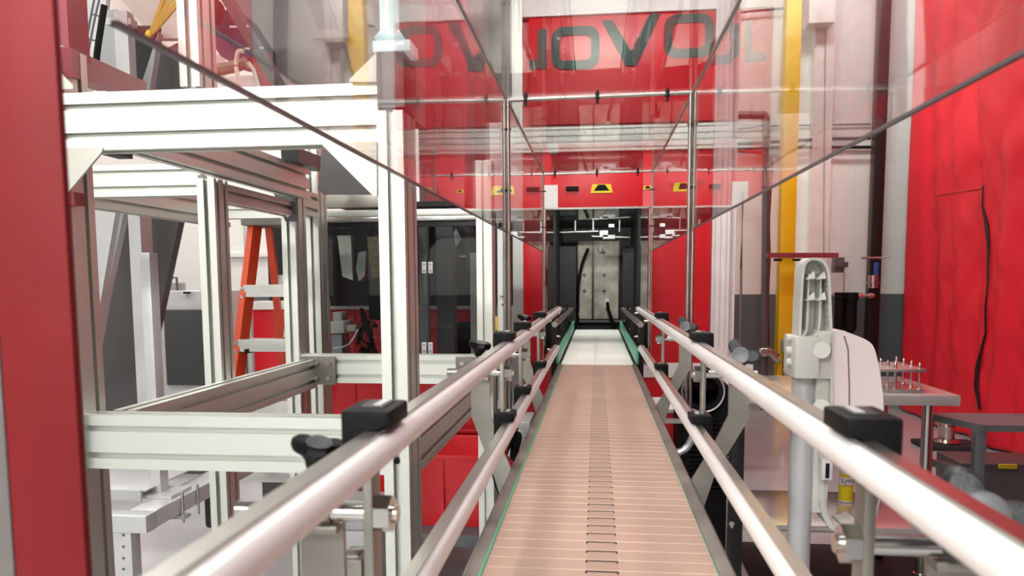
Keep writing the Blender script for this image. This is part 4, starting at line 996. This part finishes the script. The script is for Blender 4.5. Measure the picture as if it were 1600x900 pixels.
# rod fixture on the table
fx0, fx1 = ptz(1340, 612, ZT).x, ptz(1437, 612, ZT).x; fy0 = ptz(1430, 614, ZT).y; fy1 = fy0+.30
fx = thing('rod_fixture', ((fx0+fx1)/2, fy0+.15, ZT), 'small two plate metal test fixture with threaded rods standing on the steel table', 'fixture')
build(MB().box(fx0, fx1, fy0, fy1, ZT+.001, ZT+.014, .001), 'base_plate', 'fix', fx)
zp_ = pt(1438, 577, fy0).z
build(MB().box(fx0, fx1+.01, fy0, fy1, zp_-.012, zp_, .001), 'top_plate', 'fix', fx)
for i in range(4):
    for xx in (fx1-.012, fx1-.11):
        y = fy0+.02+i*.085 if xx > fx1-.05 else fy0+.02+i*.085
        r_ = build(MB().cyl((xx, y, ZT+.014), (xx, y, zp_+.02), .004, seg=10), 'threaded_rod', 'steel', fx)
        build(hexnut(MB(), (xx, y, zp_+.005), (0, 0, 1), .0085, .009).lathe([(.006, .0), (.006, .012), (.002, .018)], (xx, y, zp_+.0095), seg=10), 'hex_nut', 'chrome', r_)
        build(hexnut(MB(), (xx, y, ZT+.018), (0, 0, 1), .0085, .008), 'hex_nut', 'chrome', r_)
# small dark stool
sx = ptz(1487, 648, .72)
st_ = thing('step_stool', (0, 0, 0), 'dark grey low steel stand at the right edge in front of the curtain', 'stand')
YS = 3.35; za = pt(1520, 664, YS).z
xs0 = pt(1489, 655, YS).x; xs1 = xs0+.55
st_.location = ((xs0+xs1)/2, YS+.2, 0)
build(MB().prism([(xs0, YS+.30), (xs0+.12, YS), (xs1, YS), (xs1, YS+.30)], 'z', za-.028, za), 'top', 'dgrey', st_)
build(MB().box(xs0+.10, xs0+.14, YS+.01, YS+.05, 0, za-.028, .002), 'leg', 'dgrey', st_)
build(MB().box(xs0+.005, xs0+.035, YS+.26, YS+.29, 0, za-.028, .002), 'leg', 'dgrey', st_)
build(MB().box(xs1-.04, xs1, YS+.01, YS+.05, 0, za-.028, .002), 'leg', 'dgrey', st_)
build(MB().bar((xs0+.02, YS+.27, za-.22), (xs0+.115, YS+.05, za-.22), .028, .028), 'brace', 'dgrey', st_)
# chrome pot on rubber base
pb = pt(1478, 690, 5.6); pb.z = 0
PYY = 5.3
cpot = ptz(1478, 693, .03)
t = thing('pump_head', (cpot.x, cpot.y, 0), 'round polished steel weight on a black rubber foot by the curtain', 'pump')
build(MB().box(cpot.x-.22, min(cpot.x+.3, XC-.09), cpot.y-.16, cpot.y+.16, 0, .04, .015), 'rubber_base', 'mat', t)
build(MB().lathe([(.10, .04), (.11, .05), (.06, .07), (.065, .18), (.085, .20), (.085, .24), (.07, .25)], (cpot.x, cpot.y, 0)), 'steel_head', 'chrome', t)
# black crate with yellow sticker
ck = ptz(1600, 800, .0)
t = thing('black_case', (pt(1560, 760, 4.2).x, 4.3, 0), 'low black case with yellow strip sticker on the floor at the right edge', 'case')
a, b = pt(1500, 760, 4.2).x, pt(1500, 760, 4.2).x+.6
ztop = pt(1560, 725, 4.2).z
build(MB().box(a, b, 4.2, 4.5, .0, ztop, .01), 'body', 'charcoal', t)
build(pxbox(MB(), 1561, 1589, 726, 732, 4.19, .008), 'yellow_sticker', 'ytag', t, label='yellow strip sticker')
c = pt(1575, 729, 4.187)
build(text_mesh('CAUTION', .018, (c.x, 4.1885, c.z), FACE_CAM), 'lettering', 'black', t, smooth=False)
build(MB().slab([pt(1470, 735, 4.0), pt(1500, 742, 3.9), pt(1530, 748, 3.9), pt(1505, 752, 3.8)], (0, 0, .01)), 'floor_rag', 'mat', label='crumpled black rubber scrap beside the dark stand', cat='scrap')
# black floor mat
m0 = ptz(1160, 846, .012)
build(MB().box(m0.x-.05, 1.75, 2.6, m0.y, .0, .012, .003), 'floor_mat', 'mat', label='black anti-fatigue mat on the floor under the steel table', cat='mat')

# black blower unit beside the conveyor
bw = thing('blower_unit', (pt(1110, 700, 2.5).x, 2.6, 0), 'black blower with round port and ribbed housing right of the conveyor', 'blower')
BY = 2.66
a, b, c_, d_ = px_rect(1064, 1140, 592, 900, BY)
build(MB().box(a, b, BY+.03, BY+.3, .05, d_-.02, .02), 'housing', 'black', bw)
pc = pt(1096, 609, BY)
build(MB().lathe([(.062, .0), (.070, .012), (.070, .09), (.052, .09), (.052, .012), (.057, 0)], pc+Vector((0, .05, 0)), (0, -1, 0), 36, False), 'port_ring', 'black', bw)
build(MB().cyl(pc+Vector((0, .03, 0)), pc+Vector((0, .032, 0)), .055, seg=30), 'port_inside', 'pit', bw)
build(MB().lathe([(.071, .0), (.0725, .003), (.071, .006), (.067, .003)], pc+Vector((0, -.04, 0)), (0, -1, 0), 36, False), 'port_lip', 'lgrey', bw)
for k in range(16):
    z_ = pt(1100, 662, BY).z-.016*k
    build(MB().box(a+.03, b+.005, BY+.015, BY+.032, z_-.004, z_+.003, .001), 'fin', 'black', bw)
build(MB().lathe([(.0, .04), (.03, .02), (.05, 0)][::-1], pt(1100, 588, BY+.05)), 'top_cap', 'black', bw)
cl = thing('black_channel', (pt(1153, 700, 2.3).x, 2.3, 0), 'tall flat black channel standing right of the blower', 'channel')
a, b, c_, d_ = px_rect(1141, 1162, 605, 900, 2.3)
build(MB().box(a, b, 2.3, 2.34, .02, d_, .002), 'channel', 'blackm', cl)
p = pt(1143, 818, 2.29); build(MB().cyl(p, p+Vector((0, -.004, 0)), .008, seg=12).box(p.x-.004, p.x+.004, p.y-.006, p.y, p.z-.012, p.z+.006), 'bolt', 'chrome', cl)
# red cabinet under the conveyor on the right
rc = thing('red_cabinet', (pt(1055, 750, 2.9).x, 3.0, 0), 'narrow red cabinet beneath the right side of the conveyor', 'cabinet')
a, b, c_, d_ = px_rect(1020, 1074, 645, 900, 3.0)
build(MB().box(a, b, 3.0, 3.3, .02, d_, .006), 'body', 'red', rc)
build(MB().box(a-.004, b+.004, 2.995, 3.305, d_, d_+.015, .002), 'lid', 'white', rc)
build(text_mesh('P', .03, (pt(1060, 652, 3.0).x, 2.997, d_-.02), FACE_CAM), 'lettering', 'white', rc, smooth=False)

# ---------------------------------------------------------------- wall-screen arm: moulded shell on a pole
dv = thing('scanner_head', (pt(1258, 700, 1.85).x, 1.9, 0), 'light grey moulded shell with off white cover on a pole beside the steel table', 'scanner')
DY = 1.85
build(MB().cyl((pt(1256, 700, DY).x, DY+.02, .02), (pt(1256, 700, DY).x, DY+.02, pt(1256, 560, DY).z), .0265, seg=28), 'pole', 'lgrey', dv)
build(MB().cyl((pt(1256, 700, DY).x, DY+.02, 0), (pt(1256, 700, DY).x, DY+.02, .02), .16, seg=32), 'pole_base', 'lgrey', dv)
# cover (closed, viewed edge on)
def rounded(P, n=6): return [(p.x, p.z) for p in spline([Vector((a, 0, b)) for a, b in P], n)]
cov = [(1296, 518), (1306, 514), (1330, 522), (1352, 532), (1362, 545), (1369, 575), (1374, 610), (1376, 650), (1374, 700), (1300, 720)]
cw = [pt(a, b, DY) for a, b in cov]
cs = spline(cw[:9], 4)+[cw[9]]
mb = MB(); mb.slab([Vector((p.x, DY-.02, p.z)) for p in cs], (0, .26, 0))
cvr = build(mb, 'cover', 'shellp', dv, label='off white rounded cover')
build(MB().tube([pt(a, b, DY-.0215) for a, b in ((1319, 525), (1325, 545), (1327, 600), (1327, 690))], .0012, 6), 'seam', 'umber', cvr)
# open tray shell: back plate + rim (a shallow tray seen at an angle)
o_ = [(1299, 700), (1300, 520), (1298, 470), (1296, 430), (1290, 412), (1280, 405), (1268, 404), (1258, 410), (1253, 422), (1250, 470), (1248, 520), (1250, 560)]
tray = MB()
outer = [pt(a, b, DY-.03) for a, b in o_]
tray.slab([p+Vector((0, .05, 0)) for p in outer], (0, .012, 0))
build(tray, 'tray_back', 'shell', dv)
rimp = spline([p for p in [pt(a, b, DY-.03) for a, b in ((1301, 715), (1302, 600), (1301, 520), (1299, 465), (1297, 428), (1291, 411), (1281, 404), (1268, 403), (1258, 409), (1253, 424), (1250, 470), (1248, 520), (1248, 545))]], 5)
mb = MB(); n = len(rimp)
for i in range(n-1):
    a_, b_ = rimp[i], rimp[i+1]; c = pt(1275, 560, DY-.03)
    def inn(p): d = (Vector((c.x, 0, max(min(p.z, pt(0, 430, DY).z), pt(0, 700, DY).z)))-Vector((p.x, 0, p.z))); d.normalize(); return p+d*.006
    mb.slab([a_, b_, inn(b_), inn(a_)], (0, .06, 0))
bmesh.ops.remove_doubles(mb.bm, verts=mb.bm.verts, dist=.0002)
build(mb, 'tray_rim', 'shell', dv)
for px in (1263, 1282):                              # ribs and shelves inside the tray
    build(MB().slab([pt(px, 428, DY-.02), pt(px+2, 428, DY-.02), pt(px+1, 500, DY-.02), pt(px-2, 520, DY-.02), pt(px-14, 535, DY-.02), pt(px-16, 532, DY-.02), pt(px-4, 516, DY-.02)], (0, .045, 0)), 'tray_rib', 'shell', dv)
for py in (432, 465):
    for px in (1262, 1279):
        build(MB().slab([pt(px-2, py+5, DY-.028), pt(px+12, py+3, DY-.028), pt(px+10, py-8, DY-.02), pt(px+8, py-8, DY-.02)], (0, .03, 0)), 'tray_shelf', 'shell', dv)
build(MB().box(pt(1234, 540, DY).x, pt(1272, 540, DY).x, DY-.05, DY+.06, pt(1255, 588, DY).z, pt(1255, 524, DY).z, .006), 'pole_head', 'shell', dv)
build(MB().box(pt(1272, 540, DY).x, pt(1297, 540, DY).x, DY-.03, DY+.05, pt(1285, 590, DY).z, pt(1285, 516, DY).z, .005), 'bracket', 'shell', dv)
build(MB().cyl(pt(1284, 547, DY-.055), pt(1285, 547, DY+.02), .019, seg=24), 'boss', 'shell', dv)
build(MB().cyl(pt(1284, 637, DY-.055), pt(1285, 637, DY+.02), .019, seg=24), 'boss', 'shell', dv)
build(MB().box(pt(1272, 640, DY).x, pt(1296, 640, DY).x, DY-.01, DY+.03, pt(1285, 800, DY).z, pt(1285, 590, DY).z, .003), 'spine', 'shell', dv)
for py in (528, 548, 566): build(MB().cyl(pt(1228, py, DY-.01), pt(1238, py, DY-.01), .009, seg=14), 'clamp_screw', 'shell', dv)
build(MB().box(pt(1274, 725, DY).x, pt(1291, 725, DY).x, DY-.05, DY-.03, pt(1285, 742, DY).z, pt(1285, 710, DY).z, .002), 'latch', 'cabinet', dv)
build(MB().box(pt(1280, 725, DY).x, pt(1285, 725, DY).x, DY-.056, DY-.05, pt(1285, 738, DY).z, pt(1285, 716, DY).z, .001), 'latch_tongue', 'black', dv)
hk = spline([pt(a, b, DY-.02) for a, b in ((1284, 700), (1284, 750), (1286, 790), (1294, 815), (1308, 828), (1330, 826), (1345, 818))], 6)
mb = MB()
for i in range(len(hk)-1):
    a_, b_ = hk[i], hk[i+1]; nrm = Vector((b_.z-a_.z, 0, -(b_.x-a_.x))).normalized()*.006
    mb.slab([a_-nrm, b_-nrm, b_+nrm, a_+nrm], (0, .09, 0))
bmesh.ops.remove_doubles(mb.bm, verts=mb.bm.verts, dist=.003)
build(mb, 'lower_hook', 'shell', dv)
